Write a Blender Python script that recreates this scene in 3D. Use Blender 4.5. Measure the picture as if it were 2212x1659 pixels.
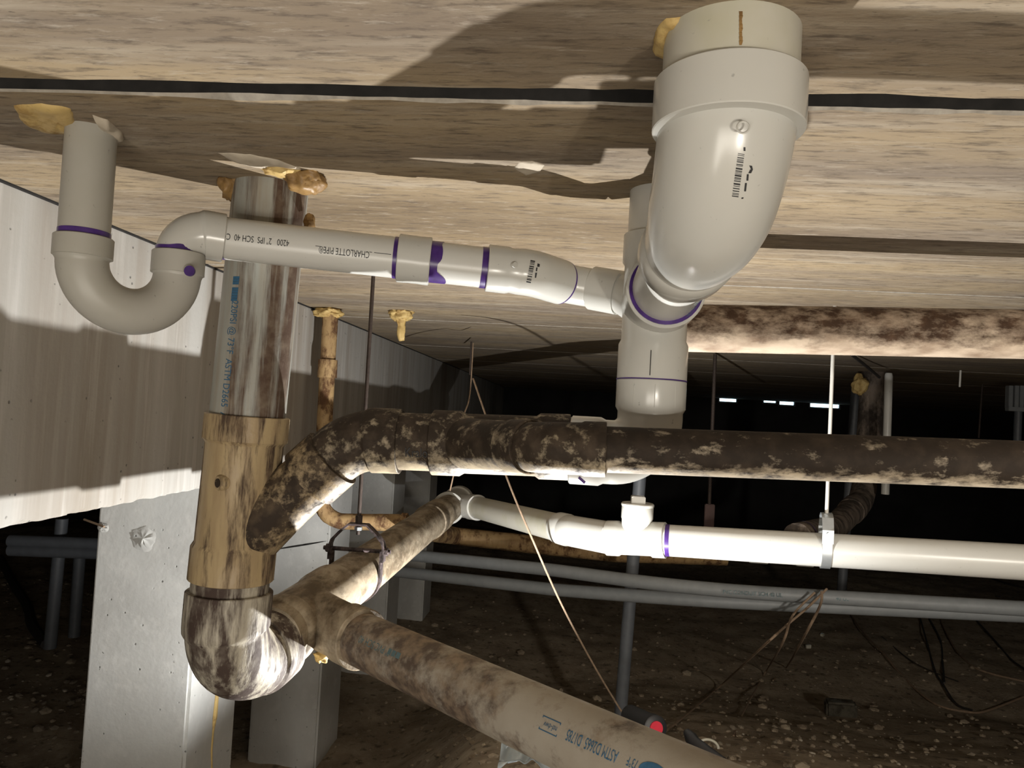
import bpy, bmesh, math, random
from mathutils import Vector, Matrix, noise
random.seed(7)
PI = math.pi
for o in list(bpy.data.objects):
    bpy.data.objects.remove(o)
S = bpy.context.scene
C = S.collection
H = 1.50                      # height of the camera above the dirt floor
CEIL = 0.333                  # ceiling height above the camera

# ---------------------------------------------------------------- camera
F = 1600.0; CX = 1106.0; CY = 829.5
yaw = math.radians(4.55); pitch = math.radians(2.08); roll = 0.055
fw = Vector((-math.sin(yaw)*math.cos(pitch), math.cos(yaw)*math.cos(pitch), math.sin(pitch)))
r0 = Vector((math.cos(yaw), math.sin(yaw), 0)); u0 = r0.cross(fw)
rt = r0*math.cos(roll) + u0*math.sin(roll); up = -r0*math.sin(roll) + u0*math.cos(roll)
cd = bpy.data.cameras.new('camera'); cam = bpy.data.objects.new('camera', cd); C.objects.link(cam)
cd.sensor_fit = 'HORIZONTAL'; cd.sensor_width = 36; cd.lens = 36*F/2212; cd.clip_start = 0.02; cd.clip_end = 60
M = Matrix((rt, up, -fw)).transposed().to_4x4(); M.translation = Vector((0, 0, H))
cam.matrix_world = M
S.camera = cam

# ---------------------------------------------------------------- world, lights, exposure
w = bpy.data.worlds.new('world'); S.world = w; w.use_nodes = True
w.node_tree.nodes['Background'].inputs[0].default_value = (0.55, 0.62, 0.75, 1)
w.node_tree.nodes['Background'].inputs[1].default_value = 0.03
S.view_settings.view_transform = 'Standard'; S.view_settings.look = 'None'
S.view_settings.gamma = 1; S.view_settings.use_curve_mapping = False
S.view_settings.exposure = 0.0

def lamp(kind, name, loc, energy, col, size, aim=None, cone=None, blend=0.3):
    l = bpy.data.lights.new(name, kind); l.energy = energy; l.color = col
    l.shadow_soft_size = size
    if kind == 'SPOT':
        l.spot_size = math.radians(cone); l.spot_blend = blend
    o = bpy.data.objects.new(name, l); C.objects.link(o); o.location = loc
    if aim is not None:
        o.rotation_euler = Vector(aim).to_track_quat('-Z', 'Y').to_euler()
    return o
# flashlight lying on the dirt behind the lower branch pipe, beam going up and to the left
FL = Vector((-0.02, 1.60, H-0.765))
lamp('SPOT', 'flashlight_beam', FL, 98.0, (1.0, 0.99, 0.965), 0.006, (-0.25, 0.0, 0.9), 174, 0.3)
# head lamp worn by the photographer, right beside the camera
lamp('POINT', 'head_lamp', Vector((0.47, -0.53, H-0.38)), 20.0, (1.0, 0.92, 0.80), 0.015)

# soft fill light added behind the camera to lift the shaded ceiling
al = bpy.data.lights.new('rear_fill', 'AREA'); al.shape = 'RECTANGLE'; al.size = 1.6; al.size_y = 0.9; al.energy = 46; al.color = (1.0, 0.93, 0.82)
ao = bpy.data.objects.new('rear_fill', al); C.objects.link(ao); ao.location = (0.15, -1.0, H-0.95)
ao.rotation_euler = Vector((0.0, 1, 0.62)).to_track_quat('-Z', 'Y').to_euler()

# unseen fill spot added at the right to brighten the dirt floor
lamp('SPOT', 'floor_fill_spot', Vector((1.15, -0.9, H+0.12)), 150.0, (1.0, 0.92, 0.80), 0.05, (0.0, 3.9, -1.45), 62, 0.8)

# ---------------------------------------------------------------- helpers: pixels, nodes
def P(px, py, Y=None, X=None, z=None):
    d = fw + rt*((px-CX)/F) - up*((py-CY)/F)
    if Y is not None: t = Y/d.y
    elif X is not None: t = X/d.x
    else: t = z/d.z
    return d*t + Vector((0, 0, H))
def V(x, y, z): return Vector((x, y, z+H))

class NT:
    def __init__(s, name, rough=0.5, spec=0.5):
        s.m = bpy.data.materials.new(name); s.m.use_nodes = True
        s.t = s.m.node_tree; s.n = s.t.nodes; s.b = s.n['Principled BSDF']
        s.b.inputs['Roughness'].default_value = rough
        s.b.inputs['Specular IOR Level'].default_value = spec
        s.tc = s.n.new('ShaderNodeTexCoord')
    def L(s, a, b): s.t.links.new(a, b)
    def coord(s, scale=(1, 1, 1), rot=(0, 0, 0)):
        mp = s.n.new('ShaderNodeMapping'); mp.inputs['Scale'].default_value = scale
        mp.inputs['Rotation'].default_value = rot
        g = s.n.new('ShaderNodeNewGeometry')
        s.L(g.outputs['Position'], mp.inputs['Vector']); return mp.outputs[0]
    def noise(s, scale, detail=4, stretch=(1, 1, 1), rough=0.55, dist=0.0, lac=2.0):
        x = s.n.new('ShaderNodeTexNoise'); x.inputs['Scale'].default_value = scale
        x.inputs['Detail'].default_value = detail; x.inputs['Roughness'].default_value = rough
        x.inputs['Distortion'].default_value = dist
        s.L(s.coord(stretch), x.inputs['Vector']); return x.outputs['Fac']
    def ramp(s, fac, stops, interp='LINEAR'):
        r = s.n.new('ShaderNodeValToRGB'); r.color_ramp.interpolation = interp
        e = r.color_ramp.elements
        while len(e) < len(stops): e.new(0.5)
        for k, (p, c) in enumerate(stops):
            e[k].position = p; e[k].color = (c, c, c, 1) if isinstance(c, (int, float)) else (*c, 1)
        s.L(fac, r.inputs[0]); return r.outputs[0]
    def mix(s, fac, a, b, mode='MIX'):
        m = s.n.new('ShaderNodeMix'); m.data_type = 'RGBA'; m.blend_type = mode
        for v, i in ((fac, 0), (a, 6), (b, 7)):
            if isinstance(v, (int, float)): m.inputs[i].default_value = v
            elif isinstance(v, tuple): m.inputs[i].default_value = (*v, 1)
            else: s.L(v, m.inputs[i])
        return m.outputs[2]
    def math(s, op, a, b=0.0, c=None):
        m = s.n.new('ShaderNodeMath'); m.operation = op; m.use_clamp = False
        for v, i in ((a, 0), (b, 1), (c, 2)):
            if v is None: continue
            if isinstance(v, (int, float)): m.inputs[i].default_value = v
            else: s.L(v, m.inputs[i])
        return m.outputs[0]
    def nz(s):
        g = s.n.new('ShaderNodeNewGeometry'); x = s.n.new('ShaderNodeSeparateXYZ')
        s.L(g.outputs['Normal'], x.inputs[0]); return x.outputs['Z']
    def bump(s, h, strength=0.3, dist=0.004):
        b = s.n.new('ShaderNodeBump'); b.inputs['Strength'].default_value = strength
        b.inputs['Distance'].default_value = dist; s.L(h, b.inputs['Height'])
        s.L(b.outputs[0], s.b.inputs['Normal'])
    def base(s, c):
        if isinstance(c, tuple): s.b.inputs['Base Color'].default_value = (*c, 1)
        else: s.L(c, s.b.inputs['Base Color'])
        return s.m
    def rough(s, f): s.L(f, s.b.inputs['Roughness'])

def m_pvc(name, col, stain=(0.45, 0.38, 0.27), amt=0.25, rough=0.3):
    t = NT(name, rough)
    n = t.noise(9, 5, (1, 1, 1)); f = t.ramp(n, [(0.45, 0.0), (0.75, amt)])
    sp = t.ramp(t.noise(120, 3), [(0.70, 0.0), (0.76, 0.55)])
    c = t.mix(f, col, stain); c = t.mix(sp, c, tuple(v*0.45 for v in col))
    t.bump(t.noise(60, 3), 0.05, 0.001)
    return t.base(c)

def m_grime(name, clean, dirt, thr=0.5, scale=14, stretch=(1, 1, 1), under=0.0, soft=0.07, rough=0.55, mid=None, blot=0.0):
    """plastic with a crust of dirt; 'under' keeps the underside, where nothing settles, cleaner"""
    t = NT(name, rough, 0.3)
    n = t.noise(scale, 9, stretch, 0.68)
    if under:
        nz = t.ramp(t.nz(), [(0.0, 1.0), (1.0, 0.0)])  # clamps negatives to 1
        z = t.n.new('ShaderNodeMapRange'); z.inputs[1].default_value = -1.0; z.inputs[2].default_value = -0.25
        z.inputs[3].default_value = -under; z.inputs[4].default_value = 0.0
        t.L(t.nz(), z.inputs[0]); n = t.math('ADD', n, z.outputs[0])
    if blot:
        n = t.math('ADD', n, t.math('MULTIPLY_ADD', t.noise(4.5, 2), blot, -blot*0.5))
    f = t.ramp(n, [(thr-soft, 0.0), (thr+soft, 1.0)])
    mid = mid or tuple(0.5*a+0.5*b for a, b in zip(clean, dirt))
    cl = t.mix(t.ramp(t.noise(30, 5, stretch), [(0.4, 0.0), (0.7, 0.7)]), clean, mid)
    dk = t.mix(t.ramp(t.noise(42, 6), [(0.45, 0.0), (0.8, 0.6)]), dirt, mid)
    c = t.mix(f, cl, dk)
    t.bump(t.math('ADD', t.math('MULTIPLY', f, 0.5), t.noise(130, 5)), 0.35, 0.0016)
    t.rough(t.ramp(f, [(0.0, rough*0.7), (1.0, min(1, rough*1.4))]))
    return t.base(c)

def m_flat(name, col, rough=0.5, metal=0.0, vary=0.25, scale=30):
    t = NT(name, rough); t.b.inputs['Metallic'].default_value = metal
    return t.base(t.mix(t.ramp(t.noise(scale, 4), [(0.35, 0.0), (0.75, 1.0)]), col, tuple(v*(1-vary) for v in col)))

def m_concrete(name, a, b, c, stretch, pits=True, warm=(0.30, 0.22, 0.14), wamt=0.4):
    t = NT(name, 0.85, 0.25)
    n1 = t.noise(6, 6, stretch, 0.6); n2 = t.noise(24, 6, stretch, 0.6)
    col = t.mix(t.ramp(n1, [(0.35, 0.0), (0.65, 1.0)]), a, b)
    col = t.mix(t.ramp(n2, [(0.50, 0.0), (0.72, 0.8)]), col, c)
    col = t.mix(t.ramp(t.noise(3.1, 4, stretch), [(0.5, 0.0), (0.75, wamt)]), col, warm)
    h = t.noise(70, 6)
    if pits:
        v = t.n.new('ShaderNodeTexVoronoi'); v.inputs['Scale'].default_value = 38
        t.L(t.coord(), v.inputs['Vector'])
        p = t.ramp(v.outputs['Distance'], [(0.06, 0.0), (0.13, 1.0)])
        sel = t.ramp(t.noise(16, 2), [(0.5, 1.0), (0.56, 0.0)])
        p = t.math('MAXIMUM', p, sel)
        col = t.mix(p, tuple(x*0.35 for x in a), col)
        h = t.math('ADD', t.math('MULTIPLY', h, 0.5), p)
    t.bump(h, 0.5, 0.003)
    return t.base(col)

MAT = {}
MAT['white'] = m_pvc('white_pvc', (0.60, 0.595, 0.56), amt=0.12)
MAT['white_old'] = m_pvc('yellowed_white_pvc', (0.55, 0.53, 0.46), (0.42, 0.40, 0.22), 0.5, 0.35)
MAT['fitting'] = m_pvc('white_fitting_plastic', (0.55, 0.545, 0.51), amt=0.10, rough=0.22)
MAT['riser'] = m_pvc('dull_grey_white_pvc', (0.42, 0.405, 0.365), (0.32, 0.31, 0.24), 0.4, 0.42)
MAT['purple'] = m_flat('purple_primer', (0.075, 0.03, 0.20), 0.28, 0, 0.5, 60)
MAT['black'] = m_flat('black_ink', (0.02, 0.02, 0.022), 0.6)
MAT['ink_blue'] = m_flat('blue_ink', (0.035, 0.12, 0.22), 0.6, 0, 0.2, 200)
MAT['ink_grey'] = m_flat('faded_ink', (0.10, 0.17, 0.19), 0.7)
MAT['stack'] = m_grime('streaked_grey_pvc', (0.33, 0.335, 0.305), (0.085, 0.052, 0.035), 0.52, 9, (2.6, 2.6, 0.16), soft=0.06, mid=(0.27, 0.22, 0.16), blot=0.0)
MAT['wye'] = m_grime('dirt_streaked_beige_pvc', (0.42, 0.32, 0.18), (0.07, 0.045, 0.03), 0.54, 14, (2.4, 2.4, 0.30), soft=0.05, mid=(0.27, 0.19, 0.11))
MAT['elbow'] = m_grime('stained_pvc_elbow', (0.46, 0.42, 0.34), (0.060, 0.040, 0.032), 0.475, 15, (1.8, 1.8, 0.30), soft=0.06)
MAT['dark'] = m_grime('dark_crusted_pvc', (0.55, 0.46, 0.32), (0.028, 0.019, 0.012), 0.365, 40, (1, 1, 1), under=0.29, soft=0.10, mid=(0.11, 0.08, 0.055), blot=0.20)
MAT['arm'] = m_grime('crusted_beige_wye_arm', (0.42, 0.32, 0.19), (0.030, 0.020, 0.013), 0.425, 30, (1, 1, 1), under=0.20, soft=0.08, mid=(0.16, 0.115, 0.07), blot=0.30)
MAT['dark_pipe'] = m_grime('dark_dusty_pipe', (0.50, 0.42, 0.31), (0.021, 0.014, 0.009), 0.345, 55, (0.6, 1, 1), under=0.27, soft=0.09, mid=(0.060, 0.042, 0.028), blot=0.10)
MAT['rusty'] = m_grime('brown_stained_pipe', (0.62, 0.50, 0.38), (0.055, 0.030, 0.017), 0.42, 40, (0.5, 1, 1), under=0.36, soft=0.14, mid=(0.17, 0.10, 0.06), blot=0.12)
MAT['main'] = m_grime('dusty_brown_main_pipe', (0.38, 0.32, 0.235), (0.105, 0.080, 0.052), 0.50, 13, (1.5, 0.6, 1.5), under=0.12, soft=0.10, mid=(0.23, 0.17, 0.11))
MAT['branch'] = m_grime('mud_smeared_pipe', (0.42, 0.36, 0.28), (0.105, 0.072, 0.05), 0.52, 15, (1, 1, 1), under=0.05, soft=0.08, mid=(0.25, 0.19, 0.13), blot=0.30)
MAT['branch_clean'] = m_grime('grey_branch_pipe', (0.37, 0.33, 0.28), (0.16, 0.12, 0.09), 0.68, 10, (1, 1, 1), soft=0.09)
MAT['orange'] = m_grime('flaking_rust_pipe', (0.40, 0.27, 0.13), (0.10, 0.05, 0.025), 0.53, 22, (1, 1, 0.6), soft=0.06, mid=(0.24, 0.14, 0.06), rough=0.8)
MAT['farpipe'] = m_grime('dusty_far_pipe', (0.25, 0.20, 0.16), (0.05, 0.04, 0.033), 0.48, 13, (1, 1, 0.5), soft=0.08, rough=0.8)
MAT['conduit'] = m_flat('grey_conduit_plastic', (0.24, 0.255, 0.265), 0.5, 0, 0.15)
MAT['post'] = m_flat('dark_grey_conduit', (0.12, 0.13, 0.145), 0.5, 0, 0.2)
MAT['blacksteel'] = m_grime('black_steel', (0.11, 0.085, 0.085), (0.022, 0.016, 0.016), 0.5, 60, soft=0.08, rough=0.55)
MAT['zinc'] = m_flat('zinc_plated_steel', (0.50, 0.53, 0.55), 0.35, 0.7, 0.2)
MAT['rod'] = m_flat('rusty_threaded_rod', (0.055, 0.038, 0.03), 0.7, 0.3, 0.5, 120)
MAT['ceiling'] = None
MAT['foam'] = m_grime('expanding_foam', (0.62, 0.45, 0.18), (0.28, 0.16, 0.05), 0.60, 26, soft=0.10, rough=0.75)
MAT['foam_brown'] = m_grime('browned_foam', (0.33, 0.20, 0.075), (0.13, 0.07, 0.025), 0.55, 26, soft=0.10, rough=0.6)
MAT['cement'] = m_flat('dried_cement', (0.55, 0.48, 0.38), 0.9, 0, 0.3)
MAT['wire'] = m_flat('dry_root', (0.30, 0.21, 0.14), 0.8, 0, 0.4, 60)
MAT['cable'] = m_flat('dark_cable', (0.035, 0.03, 0.028), 0.6)
MAT['rubber'] = m_flat('black_rubber', (0.012, 0.012, 0.014), 0.5)
MAT['red'] = m_flat('red_plastic', (0.55, 0.02, 0.045), 0.35, 0, 0.1)
MAT['bag'] = m_flat('bluish_plastic_film', (0.35, 0.42, 0.48), 0.15, 0, 0.4, 20)
MAT['stone'] = m_flat('limestone', (0.26, 0.215, 0.16), 0.9, 0, 0.45, 8)
MAT['stone_pale'] = m_flat('pale_limestone', (0.42, 0.37, 0.30), 0.9, 0, 0.3, 8)

def m_ceiling():
    t = NT('streaked_ceiling_concrete', 0.88, 0.2)
    n1 = t.noise(2.2, 6, (0.45, 2.6, 1), 0.6, 0.6)
    n2 = t.noise(7, 7, (0.30, 3.2, 1), 0.62, 0.3)
    c = t.mix(t.ramp(n1, [(0.34, 0.0), (0.64, 1.0)]), (0.210, 0.170, 0.132), (0.33, 0.255, 0.160))
    c = t.mix(t.ramp(n2, [(0.50, 0.0), (0.70, 0.75)]), c, (0.41, 0.355, 0.275))
    c = t.mix(t.ramp(t.noise(1.7, 3, (0.5, 1.5, 1)), [(0.52, 0.0), (0.70, 0.55)]), c, (0.15, 0.11, 0.076))
    # broad golden-brown stain, its colour also darkened to dim the lit ceiling here
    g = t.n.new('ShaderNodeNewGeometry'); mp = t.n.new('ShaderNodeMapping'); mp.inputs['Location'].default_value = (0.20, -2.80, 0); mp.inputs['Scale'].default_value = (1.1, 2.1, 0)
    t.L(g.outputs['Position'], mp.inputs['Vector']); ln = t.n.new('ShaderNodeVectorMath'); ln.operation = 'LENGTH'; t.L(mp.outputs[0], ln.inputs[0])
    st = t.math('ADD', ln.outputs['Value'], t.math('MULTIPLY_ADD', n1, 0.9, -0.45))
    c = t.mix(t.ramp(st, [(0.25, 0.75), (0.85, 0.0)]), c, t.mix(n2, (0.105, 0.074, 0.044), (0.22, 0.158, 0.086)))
    c = t.mix(t.ramp(t.noise(60, 6, (0.28, 1.5, 1), 0.7), [(0.50, 0.0), (0.66, 0.75)]), c, (0.085, 0.065, 0.05))
    c = t.mix(t.ramp(t.noise(75, 5, (0.3, 1.3, 1), 0.7), [(0.56, 0.0), (0.72, 0.6)]), c, (0.40, 0.35, 0.28))
    c = t.mix(t.ramp(t.noise(150, 3, (0.6, 1.2, 1)), [(0.66, 0.0), (0.74, 0.5)]), c, (0.06, 0.045, 0.035))
    t.bump(t.math('ADD', t.noise(90, 6, (0.4, 1.4, 1), 0.7), t.math('MULTIPLY', n2, 0.6)), 0.35, 0.003)
    return t.base(c)
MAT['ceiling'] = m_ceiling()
MAT['gap'] = m_flat('joint_shadow_grout', (0.022, 0.020, 0.018), 0.95, 0, 0.6, 40)
MAT['chip'] = m_flat('broken_pale_concrete', (0.42, 0.38, 0.32), 0.95, 0, 0.4, 60)
MAT['beam'] = m_concrete('streaked_beam_concrete', (0.47, 0.46, 0.435), (0.33, 0.30, 0.26), (0.58, 0.565, 0.54), (1, 1.6, 0.09), True, (0.20, 0.145, 0.09), 0.75)
MAT['column'] = m_concrete('cast_column_concrete', (0.54, 0.545, 0.53), (0.46, 0.46, 0.445), (0.60, 0.60, 0.58), (1, 1, 0.8), True, (0.34, 0.32, 0.28), 0.3)
def m_soil():
    t = NT('gravelly_soil', 0.95, 0.15)
    c = t.mix(t.ramp(t.noise(5, 8, (1, 1, 1), 0.65), [(0.4, 0.0), (0.65, 1.0)]), (0.27, 0.215, 0.155), (0.42, 0.35, 0.26))
    c = t.mix(t.ramp(t.noise(40, 5), [(0.6, 0.0), (0.75, 0.7)]), c, (0.46, 0.39, 0.30))
    c = t.mix(t.ramp(t.noise(22, 5), [(0.32, 0.7), (0.44, 0.0)]), c, (0.06, 0.046, 0.034))
    t.bump(t.noise(45, 8, (1, 1, 1), 0.7), 0.8, 0.012)
    return t.base(c)
MAT['soil'] = m_soil()
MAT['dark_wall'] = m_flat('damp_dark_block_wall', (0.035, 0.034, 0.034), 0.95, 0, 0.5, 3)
def m_emit(name, col, s):
    m = bpy.data.materials.new(name); m.use_nodes = True; n = m.node_tree.nodes
    b = n['Principled BSDF']; b.inputs['Base Color'].default_value = (*col, 1)
    b.inputs['Emission Color'].default_value = (*col, 1); b.inputs['Emission Strength'].default_value = s
    return m
MAT['daylight'] = m_emit('daylight_through_vent', (0.62, 0.88, 1.0), 4.0)
MAT['lens'] = m_emit('lit_lens', (1.0, 0.98, 0.92), 20.0)

# ---------------------------------------------------------------- helpers: objects
def thing(name, label, cat, loc, group=None):
    o = bpy.data.objects.new(name, None); C.objects.link(o); o.location = loc
    o.empty_display_size = 0.05
    o['label'] = label; o['category'] = cat
    if group: o['group'] = group
    return o
def tag(o, label, cat, group=None):
    o['label'] = label; o['category'] = cat
    if group: o['group'] = group
    return o
def root_loc(p):
    v = Vector((0, 0, 0))
    while p is not None: v += p.location; p = p.parent
    return v
def finish(bm, name, mat, parent=None, angle=38, smooth=True, label=None, base=None):
    off = root_loc(parent) if parent is not None else (base or Vector((0, 0, 0)))
    bmesh.ops.recalc_face_normals(bm, faces=bm.faces[:])
    for f in bm.faces: f.smooth = smooth
    if smooth:
        a = math.radians(angle)
        for e in bm.edges:
            if len(e.link_faces) != 2 or e.calc_face_angle(0) > a: e.smooth = False
    bmesh.ops.translate(bm, verts=bm.verts[:], vec=-off)
    me = bpy.data.meshes.new(name); bm.to_mesh(me); bm.free()
    for m in (mat if isinstance(mat, (list, tuple)) else [mat]): me.materials.append(m)
    o = bpy.data.objects.new(name, me); C.objects.link(o)
    if parent is not None: o.parent = parent
    else: o.location = off
    if label: o['label'] = label
    return o

def fillet(pts, R, n=12):
    """round the inner corners of a polyline"""
    pts = [Vector(p) for p in pts]; out = [pts[0]]
    if not isinstance(R, (list, tuple)): R = [R]*(len(pts)-2)
    for i in range(1, len(pts)-1):
        a, b, c = pts[i-1], pts[i], pts[i+1]
        u = (a-b).normalized(); v = (c-b).normalized(); ang = u.angle(v)
        if ang > PI-0.01 or R[i-1] <= 0: out.append(b); continue
        d = min(R[i-1]/math.tan(ang/2), (a-b).length*0.98, (c-b).length*0.98); r = d*math.tan(ang/2)
        cen = b + (u+v).normalized()*(r/math.sin(ang/2))
        s = b+u*d-cen; e = b+v*d-cen
        tot = s.angle(e); ax = s.cross(e).normalized()
        for k in range(n+1): out.append(cen + Matrix.Rotation(tot*k/n, 3, ax) @ s)
    out.append(pts[-1]); res = [out[0]]
    for p in out[1:]:
        if (p-res[-1]).length > 1e-5: res.append(p)
    return res
def arclen(path):
    s = [0.0]
    for a, b in zip(path, path[1:]): s.append(s[-1]+(b-a).length)
    return s
def sweep(bm, path, prof, seg=40, cap=True, squash=None, jit=0.0):
    """tube along path; prof = radius or [(arc length, radius), ...], negative length counts from the end"""
    path = [Vector(p) for p in path]; s = arclen(path); Ls = s[-1]
    if isinstance(prof, (int, float)): prof = [(0, prof), (Ls, prof)]
    pr = []
    for a, r in prof: pr.append((a if a >= 0 else Ls+a, r))
    pr = [(0 if a == 0 else a, r) for a, r in pr]
    st = []
    for i, a in enumerate(s):
        if pr[0][0] < a < pr[-1][0]-1e-7 and not any(abs(a-b[0]) < 1e-5 for b in pr): st.append((a, None))
    st += [(a, r) for a, r in pr]
    order = sorted(range(len(st)), key=lambda k: (round(st[k][0], 7), k)); st = [st[k] for k in order]
    def rad(a):
        for (a0, r_0), (a1, r_1) in zip(pr, pr[1:]):
            if a0 <= a <= a1 and a1 > a0: return r_0+(r_1-r_0)*(a-a0)/(a1-a0)
        return pr[-1][1]
    def at(a):
        for i in range(len(s)-1):
            if a <= s[i+1]+1e-9:
                t = (a-s[i])/max(1e-9, s[i+1]-s[i]); return path[i].lerp(path[i+1], t), i
        return path[-1], len(s)-2
    tans = [(path[i+1]-path[i]).normalized() for i in range(len(path)-1)]
    def tangent(a, i):
        t = (a-s[i])/max(1e-9, s[i+1]-s[i])
        if t < 0.02 and i > 0: return (tans[i]+tans[i-1]).normalized()
        if t > 0.98 and i < len(tans)-1: return (tans[i]+tans[i+1]).normalized()
        return tans[i]
    ref = Vector((0, 0, 1)) if abs(tans[0].z) < 0.8 else Vector((0, 1, 0))
    rings = []; prev = None
    for a, r in st:
        if r is None: r = rad(a)
        p, i = at(a); t = tangent(a, i)
        n = (prev if prev is not None else ref); n = (n - t*n.dot(t)).normalized(); prev = n
        b = t.cross(n)
        rings.append([bm.verts.new(p + (n*math.cos(2*PI*k/seg) + b*math.sin(2*PI*k/seg))*(r*(1+jit*noise.noise(p*40+Vector((k, 0, 0)))))) for k in range(seg)])
    for A, B in zip(rings, rings[1:]):
        for k in range(seg): bm.faces.new((A[k], A[(k+1) % seg], B[(k+1) % seg], B[k]))
    if cap:
        bm.faces.new(rings[0][::-1]); bm.faces.new(rings[-1])
    return bm
def tube(name, path, prof, mat, parent=None, seg=40, label=None, base=None, **k):
    bm = bmesh.new(); sweep(bm, path, prof, seg, **k)
    return finish(bm, name, mat, parent, label=label, base=base)
def hubprof(L, r, rh, a=0.0, b=0.0, ta=0.006):
    p = []
    if a: p += [(0, rh-0.0012), (0.0012, rh), (a, rh), (a+ta, r)]
    else: p += [(0, r)]
    if b: p += [(L-b-ta, r), (L-b, rh), (L-0.0012, rh), (L, rh-0.0012)]
    else: p += [(L, r)]
    return p
def fitting(name, path, r, rh, a, b, mat, parent, ta=0.006, label=None, seg=44):
    return tube(name, path, hubprof(arclen([Vector(p) for p in path])[-1], r, rh, a, b, ta), mat, parent, seg, label)
def ring(name, c, d, r, wdt, mat, parent, wob=0.0, label=None):
    """a thin painted band around a pipe at c with axis d"""
    d = Vector(d).normalized(); bm = bmesh.new(); seg = 48
    ref = Vector((0, 0, 1)) if abs(d.z) < 0.8 else Vector((0, 1, 0))
    n = (ref-d*ref.dot(d)).normalized(); b = d.cross(n); A = []; B = []
    for k in range(seg):
        th = 2*PI*k/seg; q = n*math.cos(th)+b*math.sin(th)
        e = wob*(noise.noise(Vector((math.cos(th)*1.3, math.sin(th)*1.3, c[0]*9)))+0.35)
        A.append(bm.verts.new(Vector(c)+q*r-d*wdt/2)); B.append(bm.verts.new(Vector(c)+q*r+d*(wdt/2+max(0, e))))
    for k in range(seg): bm.faces.new((A[k], A[(k+1) % seg], B[(k+1) % seg], B[k]))
    return finish(bm, name, mat, parent, label=label)
def box(bm, a, b, bev=0.0):
    r = bmesh.ops.create_cube(bm, size=1.0); vs = r['verts']
    a, b = Vector(a), Vector(b)
    for v in vs: v.co = Vector([a[i]+(b[i]-a[i])*(v.co[i]+0.5) for i in range(3)])
    if bev:
        es = list({e for v in vs for e in v.link_edges}); bmesh.ops.bevel(bm, geom=es, offset=bev, segments=2, affect='EDGES')
    return bm
def boxobj(name, a, b, mat, parent=None, bev=0.0, label=None, base=None):
    bm = bmesh.new(); box(bm, a, b, bev); return finish(bm, name, mat, parent, label=label, base=base, smooth=bev > 0)
def orient_box(bm, c, ax, ay, az, hx, hy, hz):
    ax, ay, az = [Vector(v).normalized() for v in (ax, ay, az)]
    vs = [bm.verts.new(Vector(c)+ax*hx*i+ay*hy*j+az*hz*k) for i in (-1, 1) for j in (-1, 1) for k in (-1, 1)]
    for q in ((0, 1, 3, 2), (4, 6, 7, 5), (0, 4, 5, 1), (2, 3, 7, 6), (0, 2, 6, 4), (1, 5, 7, 3)): bm.faces.new([vs[i] for i in q])
def blob(name, c, sc, mat, parent=None, amp=0.3, freq=1.6, seed=0, sub=4, label=None, flat_top=None, base=None):
    bm = bmesh.new(); bmesh.ops.create_icosphere(bm, subdivisions=sub, radius=1.0)
    for v in bm.verts:
        d = v.co.normalized()
        k = 1+amp*noise.noise(d*freq+Vector((seed*7.3, seed, 0)))+amp*0.45*noise.noise(d*freq*3+Vector((seed, 3, seed*2)))+amp*0.18*noise.noise(d*freq*8)
        v.co = Vector((d.x*sc[0]*k, d.y*sc[1]*k, d.z*sc[2]*k))+Vector(c)
        if flat_top is not None and v.co.z > flat_top: v.co.z = flat_top
    return finish(bm, name, mat, parent, 80, label=label, base=base)
def wrap_text(name, txt, c, a, n, r, size, mat, parent, dy=0.0, spacing=1.0, squeeze=1.0):
    """lettering printed on a pipe: starts at axis point c, runs along a, faces n"""
    a = Vector(a).normalized(); n = Vector(n); n = (n-a*n.dot(a)).normalized(); y = n.cross(a)
    cu = bpy.data.curves.new(name, 'FONT'); cu.body = txt; cu.size = size; cu.space_character = spacing; cu.resolution_u = 3
    to = bpy.data.objects.new(name, cu); C.objects.link(to)
    dg = bpy.context.evaluated_depsgraph_get(); me = bpy.data.meshes.new_from_object(to.evaluated_get(dg))
    bpy.data.objects.remove(to); bpy.data.curves.remove(cu)
    bm = bmesh.new(); bm.from_mesh(me); bpy.data.meshes.remove(me)
    for v in bm.verts:
        x = v.co.x*squeeze; ph = (v.co.y+dy)/r
        v.co = Vector(c)+a*x+(n*math.cos(ph)+y*math.sin(ph))*(r+0.0005)
    off = root_loc(parent); bmesh.ops.translate(bm, verts=bm.verts[:], vec=-off)
    m2 = bpy.data.meshes.new(name); bm.to_mesh(m2); bm.free(); m2.materials.append(mat)
    o = bpy.data.objects.new(name, m2); C.objects.link(o); o.parent = parent
    return o
def barcode(name, c, a, n, r, length, height, parent, seed=1, strokes=26):
    """printed bars across direction a on a cylinder of radius r about c"""
    a = Vector(a).normalized(); n = Vector(n); n = (n-a*n.dot(a)).normalized(); y = n.cross(a)
    rnd = random.Random(seed); bm = bmesh.new(); x = 0.0
    while x < length:
        wd = length/strokes*rnd.choice((0.5, 0.5, 1.0, 1.6))
        q = []
        for (xx, yy) in ((x, -height/2), (x+wd, -height/2), (x+wd, 0), (x+wd, height/2), (x, height/2), (x, 0)):
            ph = yy/r; q.append(bm.verts.new(Vector(c)+a*xx+(n*math.cos(ph)+y*math.sin(ph))*(r+0.0006)))
        bm.faces.new(q[:3]+[q[5]]); bm.faces.new([q[5], q[2], q[3], q[4]])
        x += wd+length/strokes*rnd.choice((0.4, 0.6, 1.0))
    return finish(bm, name, MAT['black'], parent, smooth=False)

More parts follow.
